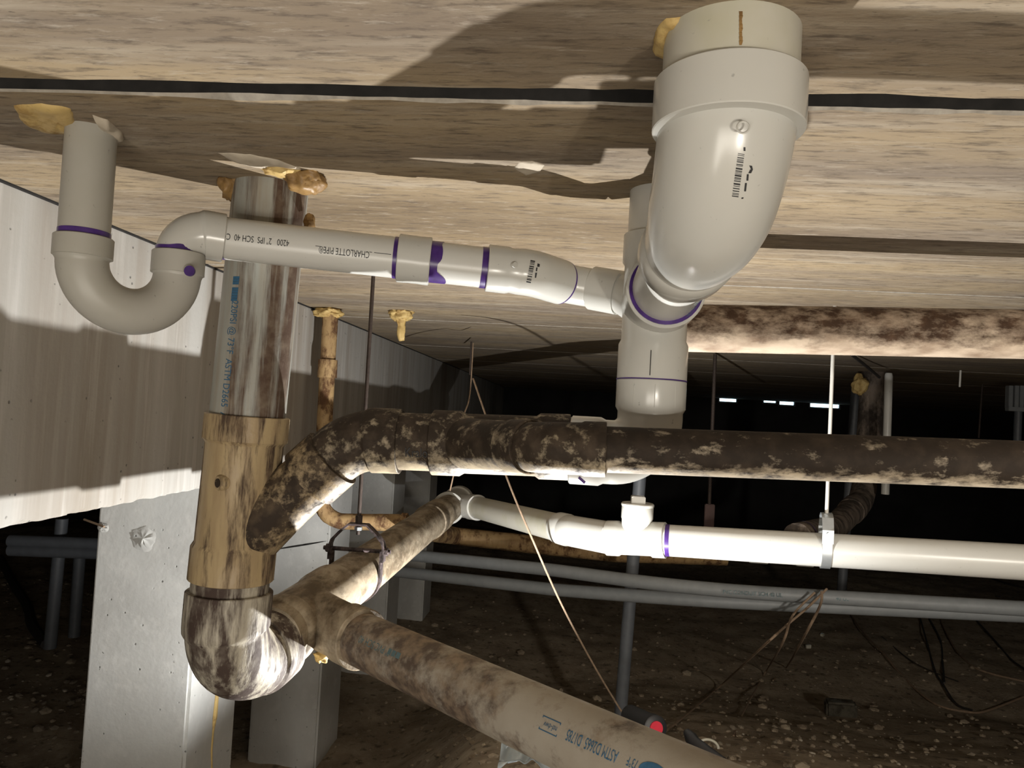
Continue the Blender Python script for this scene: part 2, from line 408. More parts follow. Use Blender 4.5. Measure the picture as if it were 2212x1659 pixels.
# ---------------------------------------------------------------- setting: ceiling of concrete slabs
ZC = H+CEIL
bm = bmesh.new(); box(bm, (-6.2, -1.6, ZC+0.155), (7.2, 11.0, ZC+0.20))
ceil = finish(bm, 'ceiling', MAT['gap'], smooth=False); ceil['kind'] = 'structure'
joints = [-1.5, -0.25, 0.769, 1.825, 2.83, 4.02, 5.1, 6.1, 7.1, 8.1, 9.1, 10.1, 11.0]
def slab(y0, y1, g0, g1):
    """one ceiling slab, its lower long edges chipped"""
    bm = bmesh.new(); nx = 300 if y0 < 3 else 60
    x0, x1 = -6.2, 7.2; prof = []
    rows = []
    for i in range(nx+1):
        t = i/nx; x = x0+(x1-x0)*(t if y0 >= 3 else (0.5+0.5*math.copysign(abs(2*t-1)**1.6, 2*t-1)))
        n1 = noise.noise(Vector((x*9, y0*3, 0)))+0.6*noise.noise(Vector((x*43, y0, 1)))
        n2 = noise.noise(Vector((x*9, y1*3, 5)))+0.6*noise.noise(Vector((x*43, y1, 7)))
        e0 = g0*(0.5+0.22*n1); e1 = g1*(0.5+0.10*n2); ch = 0.0025+0.006*max(0, n1); ch1 = 0.002+0.003*max(0, n2)
        rows.append([bm.verts.new(q) for q in ((x, y0+e0, ZC+0.15), (x, y0+e0, ZC+ch), (x, y0+e0+ch, ZC), (x, (y0+y1)/2, ZC), (x, y1-e1-ch1, ZC), (x, y1-e1, ZC+ch1), (x, y1-e1, ZC+0.15))])
    for A, B in zip(rows, rows[1:]):
        for k in range(6):
            f = bm.faces.new((A[k], A[k+1], B[k+1], B[k])); f.material_index = 1 if k in (0, 5) else (2 if k in (1, 4) else 0)
        bm.faces.new((A[6], A[0], B[0], B[6]))
    bm.faces.new(rows[0]); bm.faces.new(rows[-1][::-1])
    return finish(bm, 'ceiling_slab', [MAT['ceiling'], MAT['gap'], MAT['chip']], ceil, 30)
gw = {1: 0.010, 2: 0.034, 3: 0.007, 4: 0.010}
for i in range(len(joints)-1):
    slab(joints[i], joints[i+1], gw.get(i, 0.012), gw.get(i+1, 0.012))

# dirt floor
def gz(x, y):
    v = Vector((x, y, 0))
    a = min(1, max(0, (x+0.75)/0.60)); a = a*a*(3-2*a); b = min(1, max(0, (4.3-y)/2.6)); b = b*b*(3-2*b)*0.3+b*0.7
    return a*b*0.60+0.030*noise.noise(v*1.1)+0.014*noise.noise(v*4.3)+0.007*noise.noise(v*13)+0.004*noise.noise(v*37)
bm = bmesh.new(); NX, NY = 300, 260; grid = []
def fx(t): return -6.2+13.4*t
for j in range(NY+1):
    y = -1.6+12.6*(j/NY)**1.25; row = []
    for i in range(NX+1):
        t = i/NX*2-1; x = 0.1+(7.1 if t > 0 else 6.3)*math.copysign(abs(t)**1.5, t); row.append(bm.verts.new((x, y, gz(x, y))))
    grid.append(row)
for A, B in zip(grid, grid[1:]):
    for k in range(NX): bm.faces.new((A[k], A[k+1], B[k+1], B[k]))
floor = finish(bm, 'floor', MAT['soil'], None, 80); floor['kind'] = 'structure'

def stone_mesh(seed, mat):
    bm = bmesh.new(); bmesh.ops.create_icosphere(bm, subdivisions=1, radius=1.0); rnd = random.Random(seed)
    for v in bm.verts: v.co = Vector((v.co.x*rnd.uniform(0.7, 1.25), v.co.y*rnd.uniform(0.6, 1.0), v.co.z*rnd.uniform(0.4, 0.7)))
    me = bpy.data.meshes.new('stone'); bm.to_mesh(me); bm.free(); me.materials.append(mat); return me
SM = [stone_mesh(k, MAT['stone'] if k % 3 else MAT['stone_pale']) for k in range(9)]
rnd = random.Random(3)
spots = []
for k in range(150):
    if k < 30: x, y = rnd.gauss(-2.50, 0.20), rnd.gauss(3.45, 0.16)
    elif k < 70: x, y = rnd.uniform(-3.0, -1.7), rnd.uniform(2.7, 4.0)
    else: x, y = rnd.uniform(0.0, 1.7), rnd.uniform(1.75, 3.1)
    spots.append((x, y))
for (x, y) in spots:
    o = bpy.data.objects.new('stone', rnd.choice(SM)); C.objects.link(o); o.parent = floor
    s = rnd.uniform(0.006, 0.017)*(1.5 if x < -1.3 else 0.9); o.location = (x, y, gz(x, y)+s*0.2); o.scale = (s, s, s)
    o.rotation_euler = (rnd.uniform(-0.4, 0.4), rnd.uniform(-0.4, 0.4), rnd.uniform(0, 6.3))
def scatter(name, n, smin, smax, mat, seed):
    rnd = random.Random(seed); vs = []; fs = []
    base = bmesh.new(); bmesh.ops.create_icosphere(base, subdivisions=1, radius=1.0)
    bv = [v.co.copy() for v in base.verts]; bf = [[v.index for v in f.verts] for f in base.faces]; base.free()
    for k in range(n):
        y = 1.3+4.5*rnd.random()**1.6; x = rnd.uniform(-1.2*y, 0.95*y)
        if -1.26 < x < -0.93 and any(a-0.02 < y < a+0.31 for a in (1.88, 2.98, 4.08, 5.18)): continue
        s = rnd.uniform(smin, smax)*(1 if rnd.random() > 0.1 else 1.8); rz = rnd.uniform(0, 6.3); ca, sa = math.cos(rz), math.sin(rz)
        k0 = len(vs); e = [rnd.uniform(0.6, 1.2) for _ in range(3)]
        for v in bv:
            a, b, c = v.x*e[0]*s, v.y*e[1]*s, v.z*e[2]*0.6*s; a, b = a*rnd.uniform(0.85, 1.15), b*rnd.uniform(0.85, 1.15)
            vs.append((x+a*ca-b*sa, y+a*sa+b*ca, gz(x, y)+c+s*0.15))
        fs += [[k0+i for i in f] for f in bf]
    me = bpy.data.meshes.new(name); me.from_pydata(vs, [], fs); me.materials.append(mat)
    o = bpy.data.objects.new(name, me); C.objects.link(o); o.parent = floor; o['kind'] = 'stuff'; return o
scatter('gravel', 4200, 0.003, 0.007, MAT['stone'], 11)
scatter('pale_gravel', 260, 0.0025, 0.006, MAT['stone_pale'], 12)
scatter('soil_clods', 2600, 0.006, 0.018, MAT['soil'], 13)

# concrete edge beam on the left (its underside is above the open crawl space)
bm = bmesh.new(); bx0, bx1 = -1.245, -0.950; zb = H-0.247
ys = []; y = -1.5
while y < 11: ys.append(y); y += 0.008 if 0.9 < y < 2.4 else 0.05
ys.append(11.0); rows = []
for y in ys:
    n = noise.noise(Vector((3, y*14, 0)))+0.7*noise.noise(Vector((9, y*60, 0)))
    c = 0.003+0.012*max(0, n); k = 0.003*noise.noise(Vector((1, y*25, 4)))
    wv = 0.0025*noise.noise(Vector((0, y*5, 2)))
    rows.append([bm.verts.new(q) for q in ((bx0, y, ZC+0.001), (bx0, y, zb), (bx1-c*0.9, y, zb+k), (bx1-0.0005, y, zb+c*1.3+k), (bx1+wv, y, zb+0.06), (bx1, y, ZC-0.012), (bx1, y, ZC+0.001))])
for A, B in zip(rows, rows[1:]):
    for k in range(6): bm.faces.new((A[k], A[k+1], B[k+1], B[k]))
    bm.faces.new((A[6], A[0], B[0], B[6]))
bm.faces.new(rows[0]); bm.faces.new(rows[-1][::-1])
beam = finish(bm, 'wall_left', MAT['beam'], None, 40); beam['kind'] = 'structure'
# tar line between beam and slabs
tube('trim_1', [(bx1+0.001, -1.4, ZC-0.0015), (bx1+0.001, 10.9, ZC-0.0015)], 0.0035, MAT['gap'], None, 6)['kind'] = 'structure'

def column(y0, label):
    t = thing('concrete_column', label, 'column', Vector(((bx0+bx1)/2, y0+0.145, 0)), 'columns under the left beam')
    bm = bmesh.new(); box(bm, (bx0+0.008, y0, -0.03), (bx1-0.001, y0+0.292, zb+0.004))
    es = [e for e in bm.edges if abs(e.verts[0].co.z-e.verts[1].co.z) > 0.5]
    bmesh.ops.bevel(bm, geom=es, offset=0.008, segments=2, affect='EDGES')
    finish(bm, 'shaft', MAT['column'], t, 30)
    return t
c1 = column(1.895, 'nearest pale concrete column under the left beam, brightly lit down its right face')
c2 = column(2.99, 'second concrete column from the camera, behind the stained elbow')
c3 = column(4.08, 'third concrete column, a narrow strip seen right of the second one')
c4 = column(5.18, 'fourth concrete column, dim, deepest one still readable under the beam')
# patched scar and nail on the nearest column
bm = bmesh.new()
def patch(bm, c, ax, ay, nrm, w, h, seed, n=22, lift=0.006):
    c, ax, ay, nrm = Vector(c), Vector(ax), Vector(ay), Vector(nrm)
    ce = bm.verts.new(c+nrm*lift); rings = []
    for q in (0.45, 0.8, 1.0):
        rr = []
        for k in range(n):
            th = 2*PI*k/n; rad = q*(1+0.35*noise.noise(Vector((math.cos(th)*1.7, math.sin(th)*1.7, seed))))
            rr.append(bm.verts.new(c+ax*math.cos(th)*w*rad+ay*math.sin(th)*h*rad+nrm*(lift*(1-q)*(0.6+5.0*noise.noise(Vector((th*3, q*5, seed)))) if q < 1 else -0.001)))
        rings.append(rr)
    for k in range(n): bm.faces.new((ce, rings[0][k], rings[0][(k+1) % n]))
    for A, B in zip(rings, rings[1:]):
        for k in range(n): bm.faces.new((A[k], B[k], B[(k+1) % n], A[(k+1) % n]))
q = P(310, 1163, Y=1.893); patch(bm, q, (1, 0, 0), (0, 0, 1), (0, -1, 0), 0.034, 0.030, 3, lift=0.004)
finish(bm, 'mortar_scar', MAT['column'], c1, 60, label='rough broken mortar scar')
tube('nail', [P(182, 1122, Y=1.90), P(225, 1138, Y=1.87)], 0.003, MAT['wire'], c1, 8)
bm = bmesh.new(); patch(bm, P(222, 1140, Y=1.893), (1, 0, 0), (0, 0, 1), (0, -1, 0), 0.018, 0.012, 8, lift=0.004)
finish(bm, 'mortar_scar', MAT['column'], c1, 60)
tube('rust_drip', [P(468, 1500, X=-0.9495), P(462, 1560, X=-0.9495), P(457, 1620, X=-0.9495), P(458, 1700, X=-0.9495)], [(0, 0.006), (0.06, 0.008), (0.1, 0.003), (-0.001, 0.002)], MAT['foam'], c1, 6, label='rust coloured drip stain')

bm = bmesh.new(); patch(bm, P(650, 1178, Y=2.988), (0.97, 0, 0.22), (-0.22, 0, 0.97), (0, -1, 0), 0.105, 0.0035, 5, lift=0.001)
finish(bm, 'crack', MAT['gap'], c2, 60, label='thin dark crack')
# outer walls
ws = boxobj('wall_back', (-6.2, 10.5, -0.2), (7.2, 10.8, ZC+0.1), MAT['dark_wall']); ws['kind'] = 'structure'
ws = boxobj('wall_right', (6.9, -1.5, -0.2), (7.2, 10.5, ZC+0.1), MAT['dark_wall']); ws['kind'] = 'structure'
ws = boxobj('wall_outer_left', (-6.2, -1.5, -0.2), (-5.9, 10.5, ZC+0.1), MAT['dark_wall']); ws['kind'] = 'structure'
for k, (a, b, y, lab) in enumerate([(1553, 1589, 863, 'leftmost daylight slit glowing in the far dark wall'), (1648, 1674, 867, 'faint narrow daylight slit, second from the left in the far wall'),
                              (1682, 1713, 870, 'third daylight slit from the left in the far wall, beside the faint one'), (1748, 1810, 875, 'widest daylight slit in the far wall, crossed by the white hanger rod')]):
    p0, p1 = P(a, y, Y=10.49), P(b, y, Y=10.49); hh = 0.024 if k != 1 else 0.014
    t = thing('wall_vent', lab, 'vent', (p0+p1)/2, 'daylight vents in the far wall')
    bm = bmesh.new(); box(bm, (p0.x, 10.47, p0.z-hh), (p1.x, 10.49, p0.z+hh)); finish(bm, 'light_opening', MAT['daylight'], t, smooth=False)
    bm = bmesh.new()
    for (a0, b0) in (((p0.x-0.02, 10.44, p0.z+hh), (p1.x+0.02, 10.499, p0.z+hh+0.02)), ((p0.x-0.02, 10.44, p0.z-hh-0.02), (p1.x+0.02, 10.499, p0.z-hh)),
                   ((p0.x-0.02, 10.44, p0.z-hh), (p0.x, 10.499, p0.z+hh)), ((p1.x, 10.44, p0.z-hh), (p1.x+0.02, 10.499, p0.z+hh))): box(bm, a0, b0)
    finish(bm, 'vent_frame', MAT['post'], t, smooth=False)

# ================================================================ 1. trap and white two-inch drain
r2, h2 = 0.0302, 0.0350
T = thing('trap_drain_line', 'white two-inch drain with U-shaped trap and purple primer rings, upper left', 'drain pipe', V(-0.634, 0.90, 0.333))
TX, TY = -0.634, 0.90
u = Vector((0.625, 0.78, 0)).normalized(); RX, RY = TX+u.x*0.121, TY+u.y*0.121
pa = tube('riser_pipe', [V(TX-0.001, TY, 0.40), V(TX, TY, 0.16)], r2, MAT['riser'], T, label='dull grey-white riser pipe')
tube('primer_band', [V(TX, TY, 0.2005), V(TX, TY, 0.190)], r2+0.0006, MAT['purple'], pa, cap=False)
path = fillet([V(TX, TY, 0.193), V(TX, TY, 0.105), V(RX, RY, 0.105), V(RX, RY, 0.196)], 0.0603, 18)
L = arclen(path)[-1]
tp = tube('trap_bend', path, [(0, h2-0.001), (0.001, h2), (0.026, h2), (0.0265, h2-0.002), (0.030, r2+0.0005), (L-0.034, r2+0.001), (L-0.0305, h2-0.002), (L-0.030, h2), (L-0.001, h2), (L, h2-0.001)], MAT['riser'], T, 48, label='grey-white U trap bend with two hubs')
q = P(411, 586, Y=RY-0.034); tube('cleanout_mark', [q, q+Vector((0.1, -0.9, 0)).normalized()*0.0035], 0.0072, MAT['purple'], tp, 20, label='purple primer dot')
A1 = P(478, 514, Y=1.022); A2 = P(1150, 590, Y=1.105)
adir = (A2-A1).normalized()
E0 = V(RX, RY, 0.19); Ec = A1-adir*0.052; Ec = Vector((RX, RY, Ec.z))
path = fillet([E0, Ec, A1+adir*0.004], 0.034, 16); L = arclen(path)[-1]
el = tube('elbow', path, [(0, r2), (L-0.030, r2+0.002), (L-0.026, h2), (L-0.001, h2), (L, h2-0.001)], MAT['fitting'], T, 44)
ring('primer_band', V(RX, RY, 0.1985), (0, 0, 1), r2+0.0008, 0.005, MAT['purple'], el, 0.006)
pa = tube('pipe', [A1-adir*0.01, A2], r2, MAT['white'], T, label='white pipe with black lettering')
ring('primer_band', A1+adir*0.0055, adir, r2+0.0005, 0.006, MAT['purple'], pa)
def onA(px, py=560): # point of the pipe axis nearest a pixel column
    a, b = A1, A2
    lo, hi = 0.0, 1.0
    for _ in range(30):
        m = (lo+hi)/2; p = a.lerp(b, m)-Vector((0, 0, H)); x = CX+F*p.dot(rt)/p.dot(fw)
        if x < px: lo = m
        else: hi = m
    return a.lerp(b, lo)
C0, C1 = onA(860), onA(930)
tube('coupling', [C0, C1], hubprof((C1-C0).length, h2, h2+0.0004, 0.01, 0.01), MAT['fitting'], T, 44)
ring('primer_band', C0-adir*0.003, adir, r2+0.0006, 0.006, MAT['purple'], pa)
ring('primer_band', C1+adir*0.005, adir, r2+0.0006, 0.012, MAT['purple'], pa, 0.02, label='wide purple primer smear')
D0 = onA(1052); D1 = A2
ring('primer_band', D0-adir*0.004, adir, r2+0.0006, 0.010, MAT['purple'], pa, 0.004)
B2 = P(1222, 613, Y=1.155); B3 = P(1290, 624, Y=1.16)
path = fillet([D0, A2, A2.lerp(B2, 0.85)], 0.05, 14); L = arclen(path)[-1]
e1 = tube('elbow', path, [(0, h2-0.001), (0.001, h2), (0.030, h2), (0.036, r2+0.003), (0.05, r2+0.0045), (L-0.02, r2+0.0045), (L-0.001, r2+0.0045), (L, r2+0.003)], MAT['fitting'], T, 44, label='short 45 degree elbow with barcode')
ring('primer_band', A2.lerp(B2, 0.86), B2-A2, r2+0.004, 0.003, MAT['purple'], e1)
path = fillet([A2.lerp(B2, 0.55), B2, B3], 0.05, 14)
e2 = tube('elbow', path, [(0, r2), (-0.002, r2)], MAT['fitting'], T, 44)
ring('primer_band', B3-(B3-B2).normalized()*0.003, B3-B2, r2+0.0007, 0.006, MAT['purple'], e2)
nf = (Vector((0, -1, -0.05)))
dotp = P(1113, 572, Y=1.062); tube('molded_dot', [dotp, dotp-Vector((0.02, -0.02, 0))*0.2], 0.0042, MAT['fitting'], e1, 16)
wrap_text('lettering', 'CHARLOTTE PIPE\u00ae', onA(803)+Vector((0, 0, 0.0)), -adir, nf, r2, 0.0135, MAT['black'], pa, 0.000, 1.0, 0.62)
wrap_text('lettering', '4200   2" IPS  SCH 40  COEX', onA(634), -adir, nf, r2, 0.0125, MAT['black'], pa, -0.003, 1.0, 0.68)
for (a, b) in ((820, 856), (810, 816), (697, 708)):
    a0, b0 = onA(a), onA(b); wn = Vector((0, -1, -0.02)); bm = bmesh.new()
    orient_box(bm, (a0+b0)/2+wn.normalized()*(r2+0.0001)+Vector((0, 0, -0.001)), adir, (0, 0, 1), wn, (b0-a0).length/2, 0.0006, 0.0003)
    finish(bm, 'ink_line', MAT['black'], pa, smooth=False)
None and barcode('barcode', P(1157, 566, Y=1.11), (-0.18, 0.1, -1), (0.10, -1, -0.1), r2+0.0045, 0.028, 0.007, e1, 4, 16)

# ================================================================ 2. white toilet drain stack
SX, SY = 0.1165, 1.09; r3, h3 = 0.0445, 0.0503
W = thing('toilet_drain_stack', 'white three-inch stack with large closet bend coming through the ceiling, right of centre', 'drain pipe', V(SX, SY, 0.333))
tube('riser_pipe', [V(SX, SY, 0.42), V(SX, SY, 0.24)], r3, MAT['white'], W, label='clean white riser pipe behind the closet bend')
bend3 = lambda z: V(SX, SY, z)
L = 0.268-0.045
te = tube('sanitary_tee', [bend3(0.268), bend3(0.056)], [(0, h3-0.001), (0.001, h3), (0.040, h3), (0.046, 0.047), (0.155, 0.047), (0.162, h3), (0.212, h3)], MAT['fitting'], W, 48)
tube('tee_branch', [V(SX+0.001, SY, 0.166), V(SX+0.002, 0.985, 0.172)], [(0, 0.050), (0.05, 0.047), (0.062, 0.0475), (0.068, 0.0525), (0.104, 0.0525), (-0.0001, 0.0515)], MAT['fitting'], te, 48)
tube('seam_line', [V(SX-0.008, SY-h3-0.0003, 0.095), V(SX-0.008, SY-h3-0.0003, 0.060)], 0.0006, MAT['black'], te, 6)
tube('primer_band', [V(SX, SY, 0.0565), V(SX, SY, 0.0550)], h3+0.0004, MAT['purple'], te)
tube('side_branch', [B3-(B3-B2)*0.15, P(1345, 634, Y=1.14), V(SX, SY, 0.158)], [(0, h2-0.002), (0.001, h2-0.001), (0.046, h2-0.001), (0.05, r2+0.001), (-0.001, r2+0.006)], MAT['fitting'], te, 40)
path = fillet([bend3(0.055), bend3(-0.052), V(0.004, SY+0.008, -0.052)], 0.052, 16); L = arclen(path)[-1]
lo = tube('elbow', path, [(0, h3-0.001), (0.001, h3), (0.040, h3), (0.046, 0.0468), (L-0.050, 0.0468), (L-0.043, h3), (L-0.002, h3), (L, h3-0.002)], MAT['fitting'], W, 48, label='white elbow turning into the dirty wye')
tube('primer_smear', [V(0.018, SY-0.028, -0.089), V(0.027, SY-0.03, -0.096)], 0.002, MAT['purple'], lo, 8)
for dx in (-0.028, 0.0, 0.030):
    tube('mold_seam', [V(SX+dx, SY-math.sqrt(h3*h3-dx*dx), 0.048), V(SX+dx, SY-math.sqrt(h3*h3-dx*dx), 0.016)], 0.0005, MAT['fitting'], lo, 6)
# closet bend
BX, BY = 0.1225, 0.64; axz = 0.193
upipe = tube('upper_pipe', [V(BX, BY, 0.42), V(BX, BY, 0.27)], 0.0572, MAT['white_old'], W, 56, label='four-inch pipe stub stained with brown drips')
tube('collar', [V(BX, BY, 0.292), V(BX, BY, 0.249)], [(0, 0.0632), (0.001, 0.0640), (0.042, 0.0640), (0.043, 0.0632)], MAT['fitting'], W, 64, label='wide white collar with bright lower lip')
path = fillet([V(BX, BY, 0.26), V(BX, BY, axz), V(SX+0.002, 1.03, 0.172)], 0.100, 22)
path = fillet([V(BX, BY, 0.315), V(BX, BY, axz), V(SX+0.003, 0.835, axz-0.010)], 0.105, 26); L = arclen(path)[-1]
cb = tube('closet_bend', path, [(0, 0.0565), (0.06, 0.0585), (L-0.14, 0.0575), (L-0.06, 0.0515), (L-0.045, 0.0495), (L-0.040, 0.0530), (L-0.003, 0.0530), (L, 0.0515)], MAT['fitting'], W, 64, label='large glossy white reducing bend')
pin = tube('inner_pipe', [V(SX+0.003, 0.80, axz-0.008), V(SX+0.002, 1.03, 0.170)], r3, MAT['white'], W, 48)
tube('primer_band', [V(SX+0.0022, 0.9848, 0.1722), V(SX+0.0022, 0.9826, 0.1724)], 0.0487, MAT['purple'], te)
ring('primer_band', V(SX+0.003, 0.8365, axz-0.0105), (0, 1, -0.1), r3+0.0006, 0.003, MAT['purple'], pin)
wrap_text('lettering', 'D2665  SCH 40  PVC DWV', V(SX+0.003, 0.845, axz-0.012), (0, 1, -0.1), (0.5, 0, -1), r3, 0.014, MAT['ink_grey'], pin, 0, 1, 0.7)
q = P(1605, 275, Y=0.583); bm = bmesh.new()
for k in range(24):
    a0 = 2*PI*k/24; a1 = 2*PI*(k+1)/24
    vs = [bm.verts.new(q+Vector((math.cos(a)*rr, dy, math.sin(a)*rr))) for (a, rr, dy) in ((a0, 0.0055, 0.0), (a1, 0.0055, 0.0), (a1, 0.0046, -0.0008), (a0, 0.0046, -0.0008))]
    bm.faces.new(vs); vs2 = [bm.verts.new(q+Vector((math.cos(a)*rr, dy, math.sin(a)*rr))) for (a, rr, dy) in ((a0, 0.0046, -0.0008), (a1, 0.0046, -0.0008), (a1, 0.0036, 0.0), (a0, 0.0036, 0.0))]
    bm.faces.new(vs2)
bmesh.ops.remove_doubles(bm, verts=bm.verts[:], dist=1e-5); finish(bm, 'molded_ring', MAT['fitting'], cb, 60)

from mathutils.bvhtree import BVHTree
def decal(name, obj, quads, mat, lift=0.0005):
    '''print flat marks on the surface of obj; each quad is given as four picture points and carried onto that surface'''
    off = root_loc(obj); me = obj.data; ver = [v.co+off for v in me.vertices]
    tr = BVHTree.FromPolygons(ver, [p.vertices[:] for p in me.polygons]); bm = bmesh.new(); o_ = Vector((0, 0, H))
    for q in quads:
        vs = []
        for (a, b) in q:
            d = (P(a, b, Y=1.0)-o_).normalized(); h = tr.ray_cast(o_, d)
            if h[0] is None: break
            n = h[1] if h[1].dot(d) < 0 else -h[1]; vs.append(bm.verts.new(h[0]+n*lift))
        if len(vs) == len(q): bm.faces.new(vs)
    return finish(bm, name, mat, obj, smooth=False)
def bars(x0, y0, x1, y1, wd, seed, n=18):
    rnd = random.Random(seed); qs = []; t = 0.0
    dx, dy = x1-x0, y1-y0; Ln = math.hypot(dx, dy); nx_, ny_ = -dy/Ln*wd/2, dx/Ln*wd/2
    while t < 1:
        w_ = rnd.choice((0.3, 0.5, 0.9))/n; a = (x0+dx*t, y0+dy*t); b = (x0+dx*(t+w_), y0+dy*(t+w_))
        qs.append([(a[0]-nx_, a[1]-ny_), (a[0]+nx_, a[1]+ny_), (b[0]+nx_, b[1]+ny_), (b[0]-nx_, b[1]-ny_)]); t += w_+rnd.choice((0.3, 0.5, 0.8))/n
    return qs
decal('barcode', cb, bars(1601, 332, 1588, 424, 14, 4, 22), MAT['black'])
decal('barcode_caption', cb, [[(1606, 318), (1610, 318), (1610, 326), (1606, 326)], [(1618, 357), (1624, 358), (1626, 366), (1622, 366)], [(1620, 366), (1626, 366), (1622, 374), (1616, 374)], [(1613, 376), (1617, 376), (1616, 390), (1612, 390)], [(1609, 395), (1613, 395), (1611, 413), (1607, 413)], [(1602, 426), (1606, 426), (1605, 429), (1601, 429)]], MAT['black'])
decal('brown_drip', upipe, [[(1596, 16+k*9), (1603+(k%3), 16+k*9), (1602+((k+1)%3), 26+k*9), (1597, 26+k*9)] for k in range(1, 9)], MAT['foam_brown'])
decal('barcode', e1, bars(1151, 563, 1142, 608, 10, 6, 15), MAT['black'])
decal('barcode_caption', e1, [[(1161, 569), (1166, 571), (1165, 577), (1160, 576)], [(1158, 578), (1161, 578), (1160, 586), (1157, 586)], [(1156, 589), (1160, 589), (1158, 600), (1155, 600)]], MAT['black'])

# ================================================================ 3. soil stack, wye, elbow
r4, h4 = 0.0572, 0.0640
KX0, KX1 = -0.4900, -0.5130; KY = 1.13; MX = -0.484; MZ = -0.409
def kx(z): return KX0+(KX1-KX0)*(0.333-z)/0.633
def K(z): return V(kx(z), KY, z)
def kz(py): # height on the front face of the stack seen at image row py
    return P(515, py, Y=KY-0.055).z-H
K4 = thing('soil_stack', 'grey four-inch stack with brown streaks, beige wye fitting and stained bottom elbow', 'drain pipe', K(0.333))
sp = tube('stack_pipe', [K(0.42), K(kz(905))], r4, MAT['stack'], K4, 56, label='grey pipe with brown vertical dirt streaks')
z0, z1, z2, z3 = kz(898), kz(960), kz(1195), kz(1272)
Lw = z0-z3
wy = tube('wye_fitting', [K(z0), K(z3)], [(0, h4-0.001), (0.0012, h4), (z0-z1-0.004, h4), (z0-z1, 0.0605), (z0-z1+0.003, 0.0588), (z0-z2-0.006, 0.0595), (z0-z2+0.002, h4), (Lw-0.001, h4), (Lw, h4-0.001)], MAT['wye'], K4, 56, label='beige wye fitting with dark drip streaks')
hubc = P(703, 1003, Y=1.135); bd = Vector((1, 0.0, 0.98)).normalized()
v0 = hubc-bd*0.205
path = [v0, hubc+bd*0.016]; L = arclen(path)[-1]
tube('branch_arm', path, [(0, 0.030), (0.05, 0.0535), (0.12, 0.0475), (L-0.052, 0.0455), (L-0.050, 0.0520), (L-0.001, 0.0520), (L, 0.0500)], MAT['arm'], wy, 48, label='dark crusted 45 degree branch arm')
q = P(484, 1042, Y=KY-0.050); q.y = KY-math.sqrt(0.0595**2-min(0.05, abs(q.x-kx(q.z-H)))**2); pg = tube('molded_plug', [q+Vector((0.004, 0.006, 0)), q+Vector((-0.003, -0.0045, 0))], [(0, 0.0115), (0.010, 0.0115), (-0.0001, 0.0098)], MAT['wye'], wy, 24)
tube('plug_hollow', [q+Vector((-0.002, -0.003, 0)), q+Vector((-0.0034, -0.0052, 0))], 0.0068, MAT['dark_pipe'], wy, 20)
tube('stub_pipe', [K(z3+0.01), K(kz(1330))], r4+0.001, MAT['elbow'], K4, 48)
z4, z5 = kz(1299), kz(1382)
path = fillet([K(z4), V(kx(z5), KY-0.004, MZ-0.042), V(MX-0.003, 1.25, MZ-0.010)], 0.078, 20); L = arclen(path)[-1]
sw = tube('bottom_elbow', path, [(0, h4), (0.0012, h4+0.0012), (z4-z5, h4+0.0012), (z4-z5+0.005, 0.0610), (L-0.10, 0.0630), (L-0.046, 0.0630), (L-0.042, h4+0.003), (L-0.001, h4+0.003), (L, h4+0.002)], MAT['elbow'], K4, 56, label='brown streaked bottom elbow')
wrap_text('lettering', '4" PVC', K(0.262), K(-0.3)-K(0.3), (-0.12, -1, 0), r4, 0.017, MAT['ink_grey'], sp, -0.006)
wrap_text('lettering', '220PSI @ 73\u00b0F  ASTM D2665  ASTM D', K(kz(650)), K(-0.3)-K(0.3), (-0.30, -1, 0), r4, 0.0165, MAT['ink_blue'], sp, -0.002, 1, 0.80)
bm = bmesh.new(); y_ = Vector((-0.3, -1, 0)).normalized()
tmpc = K(kz(612)); 
for k in range(9):
    ph = -0.10+0.02*(k % 2); zz = kz(600)-k*0.0042
    if k not in (3,): 
        n_ = Vector((math.sin(-0.27), -math.cos(-0.27), 0)); orient_box(bm, V(kx(zz), KY, zz)+n_*(r4+0.0003), (math.cos(-0.27), math.sin(-0.27), 0), (0, 0, 1), n_, 0.0055, 0.0019, 0.0003)
finish(bm, 'ink_blocks', MAT['ink_blue'], sp, smooth=False)

# ================================================================ 4. dark crusted branch run
G = thing('crusted_branch_run', 'dark crusted horizontal pipe run with elbow, couplings and wye, crossing to the right edge', 'drain pipe', P(830, 955, Y=1.14))
GY = 1.14
g0 = P(800, 951, Y=GY); g1 = P(1230, 966, Y=GY); gd = (g1-g0).normalized()
def onG(px):
    lo, hi = -0.2, 1.6
    for _ in range(30):
        m = (lo+hi)/2; p = g0.lerp(g1, m)-Vector((0, 0, H)); x = CX+F*p.dot(rt)/p.dot(fw)
        if x < px: lo = m
        else: hi = m
    return g0.lerp(g1, lo)
ec = None
# intersection of branch axis and run axis in XZ
t_ = ((g0.z-v0.z)-(g0.x-v0.x)*gd.z/gd.x)/(bd.z-bd.x*gd.z/gd.x); crn = v0+bd*t_; crn = Vector((crn.x, (hubc.y+g0.y)/2, crn.z))
path = fillet([hubc+bd*0.0, crn, onG(866)], 0.092, 16); L = arclen(path)[-1]
hl = (onG(866)-onG(802)).length
ge = tube('elbow', path, [(0, 0.0455), (0.03, 0.047), (L-hl-0.005, 0.0475), (L-hl, 0.0505), (L-0.001, 0.0505), (L, 0.0495)], MAT['dark'], G, 52, label='dark crusted 45 degree elbow')
gp = tube('pipe', [onG(860), onG(940)], 0.0445, MAT['dark'], G, 48)
wrap_text('lettering', 'Kraloy', onG(888), gd, (0, -1, -0.50), 0.0462, 0.021, MAT['black'], gp, 0, 1.0, 0.75)
ws0, ws1 = onG(936), onG(1231); L = (ws1-ws0).length
